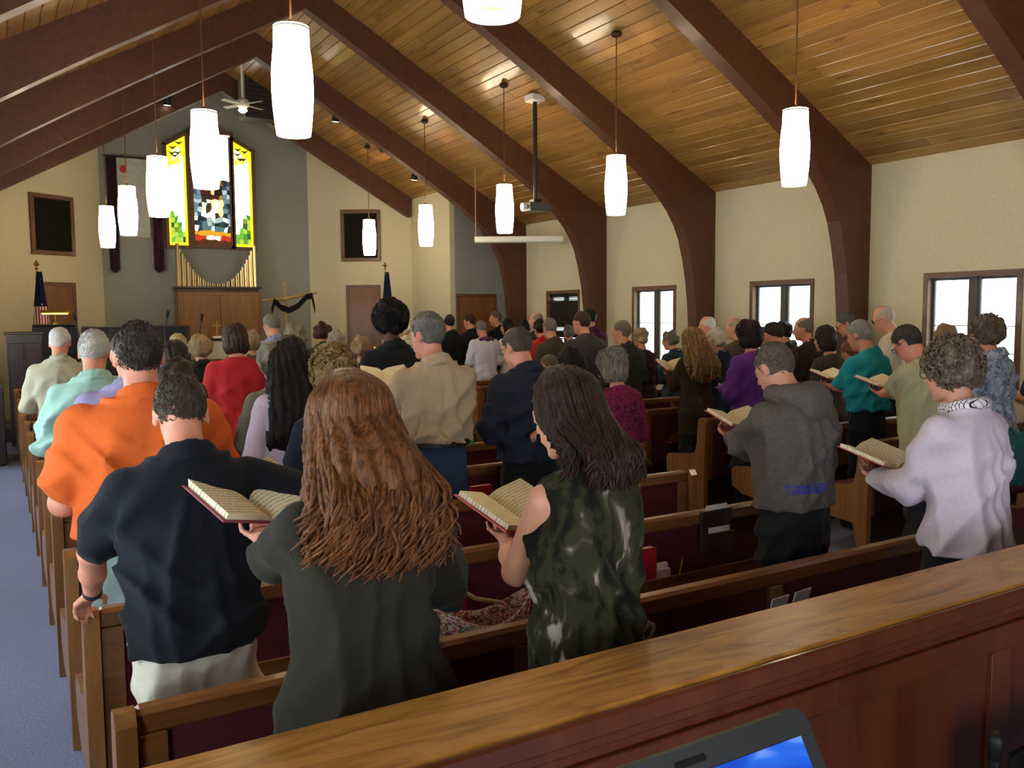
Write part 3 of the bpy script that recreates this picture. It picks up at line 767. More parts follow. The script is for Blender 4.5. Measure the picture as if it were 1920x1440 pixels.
# flags
def flag(px, pyt, pyb, Y, label, kind):
    x, zt = atw(px, pyt, Y); _, zb = atw(px, pyb, Y); o = empty('flag_stand', (x, Y, .18)); zt -= .18; zb -= .18
    MB().lathe([(.16, 0), (.16, .03), (.06, .06), (.03, .1)], 16).build('base', M_brass, o, auto=True)
    fp = MB().tube([(0, 0, .08), (0, 0, zt - .12)], .014, 8).build('pole', M_brass, o)
    if kind == 'cross':
        f = MB(); f.box(-.012, .012, -.01, .01, zt - .14, zt + .02); f.box(-.05, .05, -.01, .01, zt - .05, zt - .026); f.build('finial', M_brass, fp)
        mt = patterned('flag_cross', [(.2, '#b02028'), (.34, '#141c3a'), (.62, '#141c3a'), (.8, '#e8e8ee')], scale=1.4, detail=1, stretch=(.6, .6, 1.6))
    else:
        MB().lathe([(.01, -.14), (.03, -.11), (.012, -.08), (.05, -.05), (.03, -.02), (.004, .02)], 10, (0, 0, zt)).build('finial', M_brass, fp, auto=True)
        mt = None
    H = zt - .16 - zb; w0 = .05; w1 = .19
    def fn(u, v):
        wv = w0 + (w1 - w0) * (1 - v) ** .8; th = u * 2 * math.pi
        return (wv * .6 * math.cos(th) + .03 + .012 * math.sin(th * 5 + v * 6), wv * .45 * math.sin(th) + .015 * math.cos(th * 6), zb + v * H)
    if kind == 'cross': MB().grid(fn, 28, 14).build('furled_flag', mt, o, smooth=True)
    else:
        def part(v0, v1): return MB().grid(lambda u, v: fn(u, v0 + (v1 - v0) * v), 28, 10)
        part(.42, 1).build('star_canton', patterned('flag_stars', [(.0, '#e8e8f0'), (.12, '#e8e8f0'), (.2, '#16183a'), (1., '#16183a')], scale=14, kind='voronoi'), o, smooth=True)
        mt, n, l, b = newmat('flag_stripes'); mp = coords(n, l, (16, 16, 2.2)); t = n.new('ShaderNodeTexWave'); t.inputs['Scale'].default_value = .5; t.inputs['Distortion'].default_value = 1
        l.new(mp.outputs[0], t.inputs[0]); rr_ = ramp(n, [(.45, '#a02028'), (.55, '#d8d0cc')]); l.new(t.outputs[1], rr_.inputs[0]); l.new(rr_.outputs[0], b.inputs['Base Color'])
        part(0, .42).build('stripe_cloth', mt, o, smooth=True)
    tag(o, label, 'flag')
flag(68, 490, 622, 15.6, 'furled stars-and-stripes flag on a gold-topped pole at left', 'eagle')
flag(722, 494, 620, 15.3, 'furled dark blue flag with gold cross finial', 'cross')
# upright piano with lamp
px0, pz1 = atw(78, 612, 15.1); px1, _ = atw(130, 612, 15.1)
pi_ = empty('upright_piano', ((px0 + px1) / 2, 15.1, .18)); hw = (px1 - px0) / 2 + .12; hz = pz1 - .18
MB().box(-hw, hw, 0, .3, 0, hz, .01).build('piano_case', M_black, pi_); kb_ = MB().box(-hw, hw, -.3, 0, .6, .72, .01).build('key_bed', M_black, pi_)
MB().box(-hw + .05, hw - .05, -.28, -.12, .72, .735).build('keyboard', M_white, kb_); MB().box(-hw, hw, -.02, .32, hz, hz + .03, .008).build('piano_lid', M_black, pi_)
for s_ in (-1, 1): MB().box(s_ * hw - .03, s_ * hw + .03, -.28, -.2, 0, .6).build('leg', M_black, pi_)
tag(pi_, 'black upright piano before the left oak door', 'piano')
lx, lz = atw(104, 587, 15.1); la = empty('piano_lamp', (lx, 15.2, pz1 + .03))
dz = lz - pz1 - .03
MB().lathe([(.06, 0), (.06, .015), (.015, .03)], 14).build('base', M_brass, la, auto=True); MB().tube([(0, 0, .02), (0, 0, dz)], .008, 6).build('stem', M_brass, la)
hs = MB().grid(lambda u, v: ((u - .5) * .42, -.06 * math.cos(v * math.pi), dz + .045 * math.sin(v * math.pi)), 10, 8).build('lamp_shade', M_brass, la, smooth=True)
MB().tube([(-.18, 0, dz + .0), (.18, 0, dz + .0)], .02, 8).build('bulb', emit('#ffd860', 4.), la)
tag(la, 'brass piano lamp with glowing yellow tube shade', 'lamp')
# pulpit, console and low dark screen
a = atw(16, 628, 14.25); b = atw(82, 628, 14.25); pu = empty('pulpit', ((a[0] + b[0]) / 2 - .03, 14.25, 0)); hw = (b[0] - a[0]) / 2; h = a[1]
MB().prism([(-hw, 0), (hw, 0), (hw * 1.0, h), (-hw, h - .02)], -.05, .15).build('body', M_darkwood, pu); pb_ = pu.children[0]
MB().box(-hw - .03, hw + .03, -.12, .18, h, h + .04, .01).build('desk_top', M_darkwood, pu)
for s_ in (-1, 1): MB().box(s_ * hw * .5 - hw * .4, s_ * hw * .5 + hw * .4, -.075, -.05, .2, h - .12, .006).build('panel', M_darkwood, pb_)
tag(pu, 'large dark wooden pulpit at the far left', 'pulpit')
a = atw(156, 612, 14.6); b = atw(352, 612, 14.6); cs = empty('choir_screen', ((a[0] + b[0]) / 2, 14.6, 0)); hw = (b[0] - a[0]) / 2; h = a[1] - .04
MB().box(-hw, hw, 0, .05, 0, h).build('screen_board', M_black, cs); MB().box(-hw - .02, hw + .02, -.02, .07, h, h + .04, .008).build('cap', M_darkwood, cs)
for k in range(5): MB().box(-hw + k * hw / 2 - .03, -hw + k * hw / 2 + .03, -.012, .0, 0, h).build('post', M_darkwood, cs)
tag(cs, 'low black choir screen in front of the chancel', 'screen')
a = atw(0, 690, 12.3); dk = empty('organ_console', (-.28, 12.6, 0)); 
MB().box(-.45, .36, -.2, .5, 0, .95, .02).build('console_body', M_darkwood, dk); MB().prism([(-.45, .95), (.36, .95), (.3, 1.22), (-.4, 1.22)], .1, .5).build('music_desk', M_darkwood, dk)
MB().box(-.4, .3, -.35, -.2, .68, .74, .01).build('keyboard_ledge', M_darkwood, dk); MB().lathe([(.0, 0), (.02, 0), (.02, .02), (0, .02)], 10, (.2, -.21, .9)).build('stop_knob', M_white, dk)
tag(dk, 'dark wooden organ console at the left edge', 'console')
# microphones
def mic(px, py, pxb, Y, label):
    x, z = atw(px, py, Y); xb, zb = atw(pxb, py + 30, Y); o = empty('microphone_stand', (xb, Y, 0))
    MB().lathe([(.12, 0), (.12, .02), (.02, .04)], 14).build('base', M_black, o); MB().tube([(0, 0, .03), (0, 0, zb + .02)], .012, 6).build('stand', M_black, o)
    MB().tube([(0, 0, zb), (x - xb, 0, z)], .01, 6).build('boom', M_black, o); 
    d = np.array([x - xb, 0, z - zb]); d /= np.linalg.norm(d); e = np.array([x - xb, 0, z])
    MB().tube([tuple(e - d * .04), tuple(e + d * .03), tuple(e + d * .075)], [.014, .024, .018], 8).build('microphone', M_black, o, smooth=True); tag(o, label, 'microphone')
mic(140, 596, 148, 14.2, 'black boom microphone left of the choir screen')
mic(314, 591, 309, 14.2, 'black boom microphone left of the organ case')
mic(378, 597, 374, 14.3, 'black microphone stand in front of the organ case')
# altar with brass cross
ax, az = atw(412, 640, 14.4); al = empty('altar', (ax, 15.2, .18)); h = onY(412, 640, 15.2)[2] - .18
MB().box(-.75, .75, -.3, .3, 0, h - .03, .01).build('altar_body', M_organwood, al)
MB().grid(lambda u, v: ((u - .5) * 1.62, -.34 + .02 * math.sin(u * 40) * (1 - v), h - .28 + .29 * v), 40, 4).build('altar_cloth', fabric('#cfc2a4', .85), al, smooth=True)
MB().box(-.81, .81, -.34, .34, h - .03, h, .008).build('altar_top', fabric('#cfc2a4', .85), al)
tag(al, 'altar table with cream cloth before the organ', 'altar')
x, zt = atw(406, 600, 14.4); x = onY(406, 600, 15.2)[0]; ac = empty('altar_cross', (x, 15.2, h + .181)); H_ = onY(406, 600, 15.2)[2] - h - .18
MB().box(-.12, .12, -.08, .08, 0, .05, .01).build('foot', M_black, ac); MB().box(-.07, .07, -.05, .05, .05, .09, .008).build('step', M_white, ac)
MB().box(-.014, .014, -.012, .012, .09, H_, .004).build('upright', M_brass, ac); MB().box(-.07, .07, -.012, .012, H_ * .70, H_ * .70 + .028, .004).build('cross_arm', M_brass, ac)
tag(ac, 'small brass cross on a black stand on the altar', 'cross')
# ------------------------------------------------------------------ people: smooth implicit bodies
def smin(a, b, k):
    if k <= 0: return np.minimum(a, b)
    h = np.clip(.5 + .5 * (b - a) / k, 0, 1); return b + (a - b) * h - k * h * (1 - h)
def smax(a, b, k): return -smin(-a, -b, k)

class Vol:
    def __init__(s, lo, hi, res):
        s.lo = np.array(lo, float) - 2 * res; s.res = res; s.n = np.ceil((np.array(hi, float) + 2 * res - s.lo) / res).astype(int) + 1
        s.ax = [(s.lo[i] + res * np.arange(s.n[i])).astype(np.float32) for i in range(3)]
        s.D = np.full(s.n, .5, np.float32)
    def sl(s, lo, hi):
        a = np.clip(np.floor((np.array(lo) - s.lo) / s.res).astype(int), 0, s.n); b = np.clip(np.ceil((np.array(hi) - s.lo) / s.res).astype(int) + 1, 0, s.n)
        return tuple(slice(a[i], b[i]) for i in range(3))
    def xyz(s, q): return s.ax[0][q[0]][:, None, None], s.ax[1][q[1]][None, :, None], s.ax[2][q[2]][None, None, :]
    def put(s, fn, lo, hi, k=.02, op='u'):
        m = .06; q = s.sl(np.array(lo) - m, np.array(hi) + m)
        if any(t.stop <= t.start for t in q): return
        d = fn(*s.xyz(q)); d = np.broadcast_to(d, s.D[q].shape)
        s.D[q] = smin(s.D[q], d, k) if op == 'u' else smax(s.D[q], -d, k)
    def cap(s, a, b, ra, rb, k=.02, op='u'):
        a = np.array(a, float); b = np.array(b, float); ab = b - a; L = float(ab @ ab) + 1e-9; R = max(ra, rb)
        def fn(X, Y, Z):
            t = np.clip(((X - a[0]) * ab[0] + (Y - a[1]) * ab[1] + (Z - a[2]) * ab[2]) / L, 0, 1)
            return np.sqrt((X - a[0] - t * ab[0]) ** 2 + (Y - a[1] - t * ab[1]) ** 2 + (Z - a[2] - t * ab[2]) ** 2) - (ra + (rb - ra) * t)
        s.put(fn, np.minimum(a, b) - R, np.maximum(a, b) + R, k, op)
    def ell(s, c, r, k=.02, op='u', M=None):
        c = np.array(c, float); r = np.array(r, float); R = r.max()
        def fn(X, Y, Z):
            x, y, z = X - c[0], Y - c[1], Z - c[2]
            if M is not None: x, y, z = (M[0, 0] * x + M[1, 0] * y + M[2, 0] * z, M[0, 1] * x + M[1, 1] * y + M[2, 1] * z, M[0, 2] * x + M[1, 2] * y + M[2, 2] * z)
            k0 = np.sqrt((x / r[0]) ** 2 + (y / r[1]) ** 2 + (z / r[2]) ** 2); k1 = np.sqrt((x / r[0] ** 2) ** 2 + (y / r[1] ** 2) ** 2 + (z / r[2] ** 2) ** 2) + 1e-6
            return k0 * (k0 - 1) / k1
        s.put(fn, c - R, c + R, k, op)
    def mesh(s, name, mat, clip=None):
        D = s.D; S = D < 0
        cnt = np.zeros(np.array(D.shape) - 1, np.int8); cor = [(i, j, k) for i in (0, 1) for j in (0, 1) for k in (0, 1)]
        nx, ny, nz = cnt.shape
        for (i, j, k) in cor: cnt += S[i:i + nx, j:j + ny, k:k + nz]
        act = (cnt > 0) & (cnt < 8); I = np.argwhere(act)
        if len(I) == 0: return None
        ids = np.full(act.shape, -1, np.int32); ids[act] = np.arange(len(I))
        V = np.stack([D[I[:, 0] + i, I[:, 1] + j, I[:, 2] + k] for (i, j, k) in cor], 1)
        P = np.zeros((len(I), 3)); W = np.zeros(len(I))
        for a in range(8):
            for b in range(a + 1, 8):
                ca, cb = np.array(cor[a]), np.array(cor[b])
                if np.abs(ca - cb).sum() != 1: continue
                va, vb = V[:, a], V[:, b]; mk = (va < 0) != (vb < 0); t = np.where(mk, va / (va - vb + 1e-12), 0)
                P += mk[:, None] * (ca + t[:, None] * (cb - ca)); W += mk
        P = (I + P / W[:, None]) * s.res + s.lo
        quads = []
        for ax in range(3):
            o = [1, 1, 1]; o[ax] = 0
            A = np.moveaxis(S, ax, 0); dif = A[:-1] != A[1:]
            e = np.argwhere(dif)
            e = e[(e[:, 1] > 0) & (e[:, 2] > 0) & (e[:, 1] < A.shape[1] - 1) & (e[:, 2] < A.shape[2] - 1)]
            if len(e) == 0: continue
            oth = [x for x in range(3) if x != ax]; full = np.zeros((len(e), 3), int); full[:, ax] = e[:, 0]; full[:, oth[0]] = e[:, 1]; full[:, oth[1]] = e[:, 2]
            def cid(d1, d2):
                g = full.copy(); g[:, oth[0]] -= d1; g[:, oth[1]] -= d2; return ids[g[:, 0], g[:, 1], g[:, 2]]
            q = np.stack([cid(0, 0), cid(1, 0), cid(1, 1), cid(0, 1)], 1)
            flip = A[e[:, 0], e[:, 1], e[:, 2]]
            if ax == 1: flip = ~flip
            q[~flip] = q[~flip][:, ::-1]
            quads.append(q)
        Q = np.concatenate(quads); Q = Q[(Q >= 0).all(1)]
        return np_mesh(name, P, Q, mat)
def np_mesh(name, P, Q, mat):
    me = bpy.data.meshes.new(name); me.vertices.add(len(P)); me.vertices.foreach_set('co', np.asarray(P, np.float32).ravel())
    k = Q.shape[1]; me.loops.add(Q.size); me.loops.foreach_set('vertex_index', np.asarray(Q, np.int32).ravel())
    me.polygons.add(len(Q)); me.polygons.foreach_set('loop_start', np.arange(0, Q.size, k, dtype=np.int32)); me.polygons.foreach_set('loop_total', np.full(len(Q), k, np.int32))
    me.update(calc_edges=True); me.polygons.foreach_set('use_smooth', np.ones(len(Q), bool)); me.materials.append(mat); return me

def loft(prof, lean, xs=1., ys=1., grow=0., expo=2.3, zlo=None, zhi=None):
    """torso-like column: prof rows are (z, half width, half depth, y centre)"""
    z, a, b, c = [np.array(t, float) for t in zip(*prof)]
    zlo = z[0] if zlo is None else zlo; zhi = z[-1] if zhi is None else zhi
    def fn(X, Y, Z):
        zf = Z.ravel(); A = (np.interp(zf, z, a) * xs + grow).astype(np.float32)[None, None, :]; B = (np.interp(zf, z, b) * ys + grow).astype(np.float32)[None, None, :]
        C = (np.interp(zf, z, c) + lean(zf)).astype(np.float32)[None, None, :]
        rr = (np.abs(X / A) ** expo + np.abs((Y - C) / B) ** expo) ** (1 / expo)
        return np.maximum((rr - 1) * np.minimum(A, B), np.maximum(zlo - Z, Z - zhi))
    W = max(a) * xs + grow; Dp = max(b) * ys + grow
    return fn, (-W, min(c) - Dp - .1, zlo), (W, max(c) + Dp + .25, zhi)

MALE = [(.78, .150, .105, 0), (.88, .165, .118, -.005), (.98, .158, .115, 0), (1.08, .155, .112, .005), (1.18, .166, .118, .0), (1.28, .180, .122, -.005), (1.36, .190, .112, -.012),
        (1.405, .183, .098, -.018), (1.44, .148, .085, -.022), (1.47, .10, .072, -.022), (1.50, .062, .060, -.018)]
FEM = [(.78, .160, .115, -.005), (.88, .176, .130, -.012), (.98, .160, .115, -.005), (1.08, .138, .100, .0), (1.18, .146, .108, .005), (1.28, .158, .118, .005), (1.36, .166, .104, -.008),
       (1.405, .160, .090, -.015), (1.44, .128, .078, -.02), (1.47, .085, .066, -.02), (1.50, .054, .054, -.015)]

def folds(V, amp, seed, zc=1.1):
    """drape folds: long soft folds running down the cloth and a few slanting creases"""
    r = np.random.default_rng(seed); X, Y, Z = V.xyz((slice(None),) * 3)
    th = np.arctan2(X, -Y - .02); p = r.uniform(0, 6.28, 14)
    m1 = .5 + .5 * np.sin(2.1 * th + p[0] + 3 * np.sin(2.3 * Z + p[1])); m2 = .5 + .5 * np.sin(9 * Z + p[2] + 5 * X + 4 * Y); m3 = .5 + .5 * np.sin(7 * Z + p[3] - 9 * X)
    v = np.sin(th * 3.2 + 1.2 * np.sin(5 * Z + p[4]) + p[5]); v2 = np.sin(th * 5.3 + 1.6 * np.sin(4 * Z + p[6]) + p[7])
    f = (1 - np.abs(v)) ** 1.3 * m1 * 1.7 + (1 - np.abs(v2)) ** 1.3 * (1 - m1) * 1.0
    c = np.sin(23 * Z + 11 * X + 7 * Y + 2 * np.sin(11 * X + p[8]) + p[9]); d = np.sin(19 * Z - 14 * X + 9 * Y + 2 * np.sin(9 * Y + p[10]) + p[11])
    f = f + (1 - np.abs(c)) * m2 ** 2 * 1.5 + (1 - np.abs(d)) * m3 ** 2 * 1.4
    g = np.clip(1.4 - np.abs(Z - zc) * 1.9, .12, 1.15) * np.clip((1.47 - Z) / .16, .22, 1)
    V.D -= (amp * 1.5 * (f - .6) * g).astype(np.float32)

def ik(S, W, pole, l1=.285, l2=.255):
    S = np.array(S, float); W = np.array(W, float); d = W - S; L = np.linalg.norm(d)
    if L > (l1 + l2) * .985: W = S + d / L * (l1 + l2) * .985; d = W - S; L = np.linalg.norm(d)
    u = d / L; a = (l1 ** 2 - l2 ** 2 + L ** 2) / (2 * L); h = math.sqrt(max(l1 ** 2 - a ** 2, 1e-6)); p = np.array(pole, float); p = p - u * (p @ u); p /= np.linalg.norm(p)
    return S + u * a + p * h, W

def hand(V, w, d, n, s, side, curl=.5, k=.006):
    """palm + five fingers. w wrist, d pointing direction, n palm normal (the side that grips)"""
    d = np.array(d, float); d /= np.linalg.norm(d); n = np.array(n, float); n -= d * (n @ d); n /= np.linalg.norm(n); u = np.cross(d, n) * side
    w = np.array(w, float)
    for t in (-.026, -.009, .009, .026): V.cap(w + d * .01 * s + u * t * .6 * s, w + d * .085 * s + u * t * s, .013 * s, .0115 * s, .012)
    ln = [(.026, .034), (.009, .042), (-.009, .038), (-.026, .030)]
    for (t, L) in ln:
        p = w + d * .088 * s + u * t * s; a = curl * .6
        for j, f in enumerate((1., .68, .52)):
            dd = d * math.cos(a) + n * math.sin(a); q = p + dd * L * f * s; V.cap(p, q, .0088 * s * (1 - .08 * j), .0082 * s * (1 - .1 * j), k); p = q; a += curl
    p = w + d * .03 * s + u * .026 * s; dd = (u * .75 + d * .6 + n * .35); dd /= np.linalg.norm(dd); q = p + dd * .045 * s; V.cap(p, q, .0125 * s, .010 * s, k)
    dd = (d * .85 + n * .4 + u * .1); dd /= np.linalg.norm(dd); V.cap(q, q + dd * .032 * s, .0098 * s, .0085 * s, k)

def rotx(a): c, s_ = math.cos(a), math.sin(a); return np.array([[1, 0, 0], [0, c, -s_], [0, s_, c]])
def rotz(a): c, s_ = math.cos(a), math.sin(a); return np.array([[c, -s_, 0], [s_, c, 0], [0, 0, 1]])

def strands(o, H, Rh, hair, n, hc, hs, headw, seed):
    """single locks and curls standing out of the hair's surface"""
    r = np.random.default_rng(seed + 99); m = MB()
    cs = {'short': ((0, -.014, .024), (.0795 * hs, .1015 * hs, .1035 * hs)), 'thin': ((0, -.014, .024), (.0795 * hs, .1015 * hs, .1035 * hs)), 'afro': ((0, -.02, .05), (.128, .135, .13)), 'curly': ((0, -.022, .022), (.103 * hs, .118 * hs, .118 * hs)), 'bob': ((0, -.02, .018), (.096 * hs, .112 * hs, .112))}
    c, rad = [np.array(t) for t in cs[hair]]; k = 0; tries = 0
    while k < n and tries < n * 8:
        tries += 1; u = r.normal(size=3); u /= np.linalg.norm(u); p = c + rad * u; nn = u / rad; nn /= np.linalg.norm(nn)
        if hair in ('short', 'thin'):
            if .78 * p[1] - .62 * p[2] > .018 or -.040 + .62 * p[1] - p[2] > -.002: continue
            if hair == 'thin' and ((p[0] / .064) ** 2 + ((p[1] - .03) / .102) ** 2 + ((p[2] - .11) / .072) ** 2) < 1: continue
            t = np.array([p[0] * 2, -.5 - p[1] * 2, -.55]) + r.normal(size=3) * .25; t -= nn * (t @ nn); t /= np.linalg.norm(t); L = r.uniform(.018, .032)
            q = [p - nn * .002, p + t * L * .5 + nn * .0035, p + t * L - nn * .001]; rr = [.0019, .0017, .0005]
        elif hair == 'bob':
            if p[1] > .05 and p[2] < .06: continue
            t = np.array([0, 0, -1.]); t -= nn * (t @ nn); t /= np.linalg.norm(t); L = r.uniform(.05, .09); q = [p - nn * .002, p + t * L * .5 + nn * .004, p + t * L]; rr = [.005, .0045, .001]
        else:
            if .82 * p[1] - .57 * p[2] > .04 or p[2] < -.085: continue
            t = r.normal(size=3); t -= nn * (t @ nn); t /= np.linalg.norm(t); b = np.cross(nn, t); R_ = r.uniform(.008, .016) if hair == 'curly' else r.uniform(.006, .010); a0 = r.uniform(0, 6.28); q = []
            for j in range(7): a_ = a0 + j * .75; q.append(p + t * R_ * math.cos(a_) + b * R_ * math.sin(a_) * .8 + nn * (R_ * .55 * math.sin(a_ * .9) + .004))
            w_ = .0048 if hair == 'curly' else .0036; rr = [w_ * x for x in (.5, .9, 1, 1, 1, .8, .3)]
        m.tube([tuple(H(x)) for x in q], rr, 4 if len(q) < 5 else 5, cap=False); k += 1
    h = m.build('hair_strands', hair_mat(hc[0], hc[1], (26, 26, 26)), o, smooth=True); h['kind'] = 'stuff'

SHOE = None
M_shoe = plain('#1a1512', .45)
N_PEOPLE = 0
def person(cx, top, Y, label, face=0., bow=18., fem=False, wd=1., hair='short', hc=('#3a2a20', '#5a4634'), skin='#c98f70', shirt='#808080', sleeve='long', hem=.86, pants='#22242a',
           dress=None, lean=3., arms='book', belly=0., extra=(), fold=.006, turn=0., collar=True, res=None, smat=None, name_shirt='shirt', hlen=.3, hs=1., pmat=None, neck_drop=0., headw=1., scale=None, tilt=0., book=None, fuzz=0, hip=1.):
    """a standing figure placed so that its head shows at pixel (cx, top) of the photograph at depth row Y"""
    global SHOE, N_PEOPLE
    N_PEOPLE += 1; seed = N_PEOPLE * 13 + 5
    prof = FEM if fem else MALE
    tl = math.tan(math.radians(lean))
    def leanf(z): return np.maximum(0, np.asarray(z) - 1.0) * tl
    b = math.radians(bow); Rh = rotz(math.radians(turn)) @ rotx(-b) @ np.array([[math.cos(tilt), 0, math.sin(tilt)], [0, 1, 0], [-math.sin(tilt), 0, math.cos(tilt)]])
    nb = np.array([0, leanf(1.47) - .018, 1.49 - neck_drop]); pv = nb + np.array([0, .02 + .05 * math.sin(b), .055 - .02 * math.sin(b)])
    hcn = pv + Rh @ np.array([0, .02, .098])
    hadd = {'afro': .06, 'curly': .03, 'bald': 0, 'thin': .006}.get(hair, .013)
    ztop_u = hcn[2] + .118 * headw + hadd
    Pt = onY(cx, top, Y); s = Pt[2] / ztop_u if scale is None else scale
    fz = math.radians(face); Rz = rotz(fz)
    off = Rz @ (hcn * s); root = np.array([Pt[0] - off[0], Y - off[1], 0])
    dist = math.hypot(root[0], root[1])
    if res is None: res = .0105 if dist < 3.6 else (.0135 if dist < 5.6 else (.018 if dist < 9 else .022))
    res = res / s
    sw = np.interp(1.36, [p[0] for p in prof], [p[1] for p in prof]) * (1 + (wd - 1) * .75)
    sm = skin_mat(skin)
    # ---- arms
    def arm(side):
        a = arms if isinstance(arms, str) else arms[0 if side < 0 else 1]
        S = np.array([side * (sw - .028), leanf(1.385) - .012, 1.385]); o = .02 * (wd - 1) / .2
        if isinstance(a, dict) and 'pix' in a:
            Wl = Rz.T @ (onY(*a['pix']) - root) / s; E_, W_ = ik(S, Wl, a.get('pole', (side * .8, -.6, -.1)))
            return S, E_, W_, np.array(a.get('d', W_ - E_), float), np.array(a.get('n', (0, 0, -1)), float), a.get('curl', .5)
        if a == 'book' and book is not None:
            Wl = Rz.T @ (onY(*book) - root) / s + np.array([side * .115, -.075, -.045]); E_, W_ = ik(S, Wl, (side * .42, -.45, -.8))
            return S, E_, W_, np.array([-side * .35, .9, .15]), np.array([-side * .1, -.1, 1.]), .4
        if isinstance(a, dict): return S, np.array(a['e'], float), np.array(a['w'], float), np.array(a.get('d', (0, 1, 0)), float), np.array(a.get('n', (0, 0, -1)), float), a.get('curl', .5)
        if a == 'book': return S, np.array([side * (sw + .045), .02 + leanf(1.12), 1.11]), np.array([side * .10, .25 + leanf(1.1), 1.13]), np.array([-side * .5, .8, .1]), np.array([0, .2, 1.]), .45
        if a == 'fold': return S, np.array([side * (sw + .05), .03, 1.10]), np.array([side * .04, .22, 1.05]), np.array([-side, .3, 0]), np.array([0, -1, -.2]), .5
        if a == 'back': return S, np.array([side * (sw + .075), -.13, 1.14]), np.array([side * .0, -.212 - (wd - 1) * .2, 1.13]), np.array([-side, -.05, .02]), np.array([0, -.2, -1.]), .7
        return S, np.array([side * (sw + .055), -.02, 1.11]), np.array([side * (sw + .045), .06, .87]), np.array([0, .15, -1]), np.array([-side, .2, 0]), .35
    AR = {sd_: arm(sd_) for sd_ in (-1, 1)}
    fat = 1 + (wd - 1) * .7
    # ---- body (skin), one continuous surface
    xs_ = [abs(p[0]) for t in AR.values() for p in t[:3]] + [.2 * wd]
    W = max(xs_) + .13; ylo = min([p[1] for t in AR.values() for p in t[:3]] + [-.17 * wd]) - .1; yhi = max([p[1] for t in AR.values() for p in t[:3]] + [.2 * wd, hcn[1] + .12]) + .16
    B = Vol((-W, ylo, -.005), (W, yhi, ztop_u + .02), res)
    fn, lo, hi = loft(prof, leanf, wd * .92, wd * .92, -.018, zlo=.84); B.put(fn, lo, hi, .02)
    for sd_ in (-1, 1):
        S, E, Wr, hd, hn, cl = AR[sd_]
        B.cap(S, E, .050 * fat, .040 * fat, .03); B.cap(E, (E + Wr) / 2, .040 * fat, .037 * fat, .02); B.cap((E + Wr) / 2, Wr, .037 * fat, .026 * fat ** .5, .02)
        hand(B, Wr, hd, hn, 1.0 if not fem else .92, -sd_ if False else sd_, cl, .005)
        hx = sd_ * .085; B.cap((hx, 0, .88), (sd_ * .09, .012, .49), .066 * wd, .044 * fat, .03); B.cap((sd_ * .09, .012, .49), (sd_ * .092, -.015, .09), .044 * fat, .036, .02); B.cap((sd_ * .092, -.02, .045), (sd_ * .10, .12, .03), .034, .028, .02)
    B.cap(nb + (0, -.012, -.05), hcn + Rh @ np.array([0, -.014, -.058]), .060 * fat ** .6 * (.86 if fem else 1), .053 * fat ** .5 * (.86 if fem else 1), .025)
    HW = headw * (1 + (fat - 1) * .3)
    def H(p): return hcn + Rh @ (np.array(p) * headw)
    B.ell(H((0, -.012, .02)), np.array((.074 * HW, .095 * headw, .098 * headw)), .02, 'u', Rh); B.ell(H((0, .032, -.05)), np.array((.055 * HW, .066 * headw, .074 * headw)), .03, 'u', Rh)
    B.cap(H((0, .092, .008)), H((0, .112, -.028)), .010, .013, .012); B.cap(H((-.024, .084, -.066)), H((.024, .084, -.066)), .010, .010, .012); B.ell(H((0, .078, -.108)), np.array((.024, .02, .018)), .02, 'u', Rh)
    B.cap(H((-.036, .08, .018)), H((.036, .08, .018)), .009, .009, .018)
    for sd_ in (-1, 1):
        B.ell(H((sd_ * .031, .092, -.002)), np.array((.015, .012, .010)), .01, 'd', Rh); B.ell(H((sd_ * .031, .080, -.003)), np.array((.013, .013, .012)), .004, 'u', Rh)
        B.ell(H((sd_ * .077 * HW / headw, -.004, -.012)), np.array((.010, .021, .034)), .008, 'u', Rh @ rotz(sd_ * -.35))
        B.ell(H((sd_ * .086 * HW / headw, .004, -.010)), np.array((.006, .010, .018)), .004, 'd', Rh)
    bm = B.mesh('person_body', sm)
    o = link('person', bm); tag(o, label, 'person', 'standing congregation')
    o.location = root; o.rotation_euler = (0, 0, fz); o.scale = (s, s, s)
    # ---- upper garment
    gz = dress if dress else hem
    wl = max(xs_) + .13
    up = []
    pr = [list(p) for p in prof]
    for p in pr:
        if p[0] < 1.3: k_ = math.exp(-((p[0] - 1.03) / .16) ** 2); p[1] += belly * k_ * .6; p[2] += belly * k_; p[3] += belly * k_ * .4
    for p in pr:
        h_ = 1 + (hip - 1) * min(1, max(0, (1.22 - p[0]) / .25)); p[1] *= h_; p[2] *= h_
    low = pr[0]
    pr = [(gz - .02, low[1] + (.0 if not dress else (.78 - gz) * .16) + .012, low[2] + (.0 if not dress else (.78 - gz) * .14) + .012, low[3])] + [p for p in pr if p[0] > gz + .01] if gz < .78 else [p for p in pr]
    G = Vol((-wl, ylo, gz - .03), (wl, yhi - .05, 1.56), res)
    ease = .010 if fem else .014
    fn, lo, hi = loft([tuple(p) for p in pr if p[0] < 1.49], leanf, wd, wd, ease, 2.35, zlo=gz, zhi=1.49); G.put(fn, lo, hi, .01)
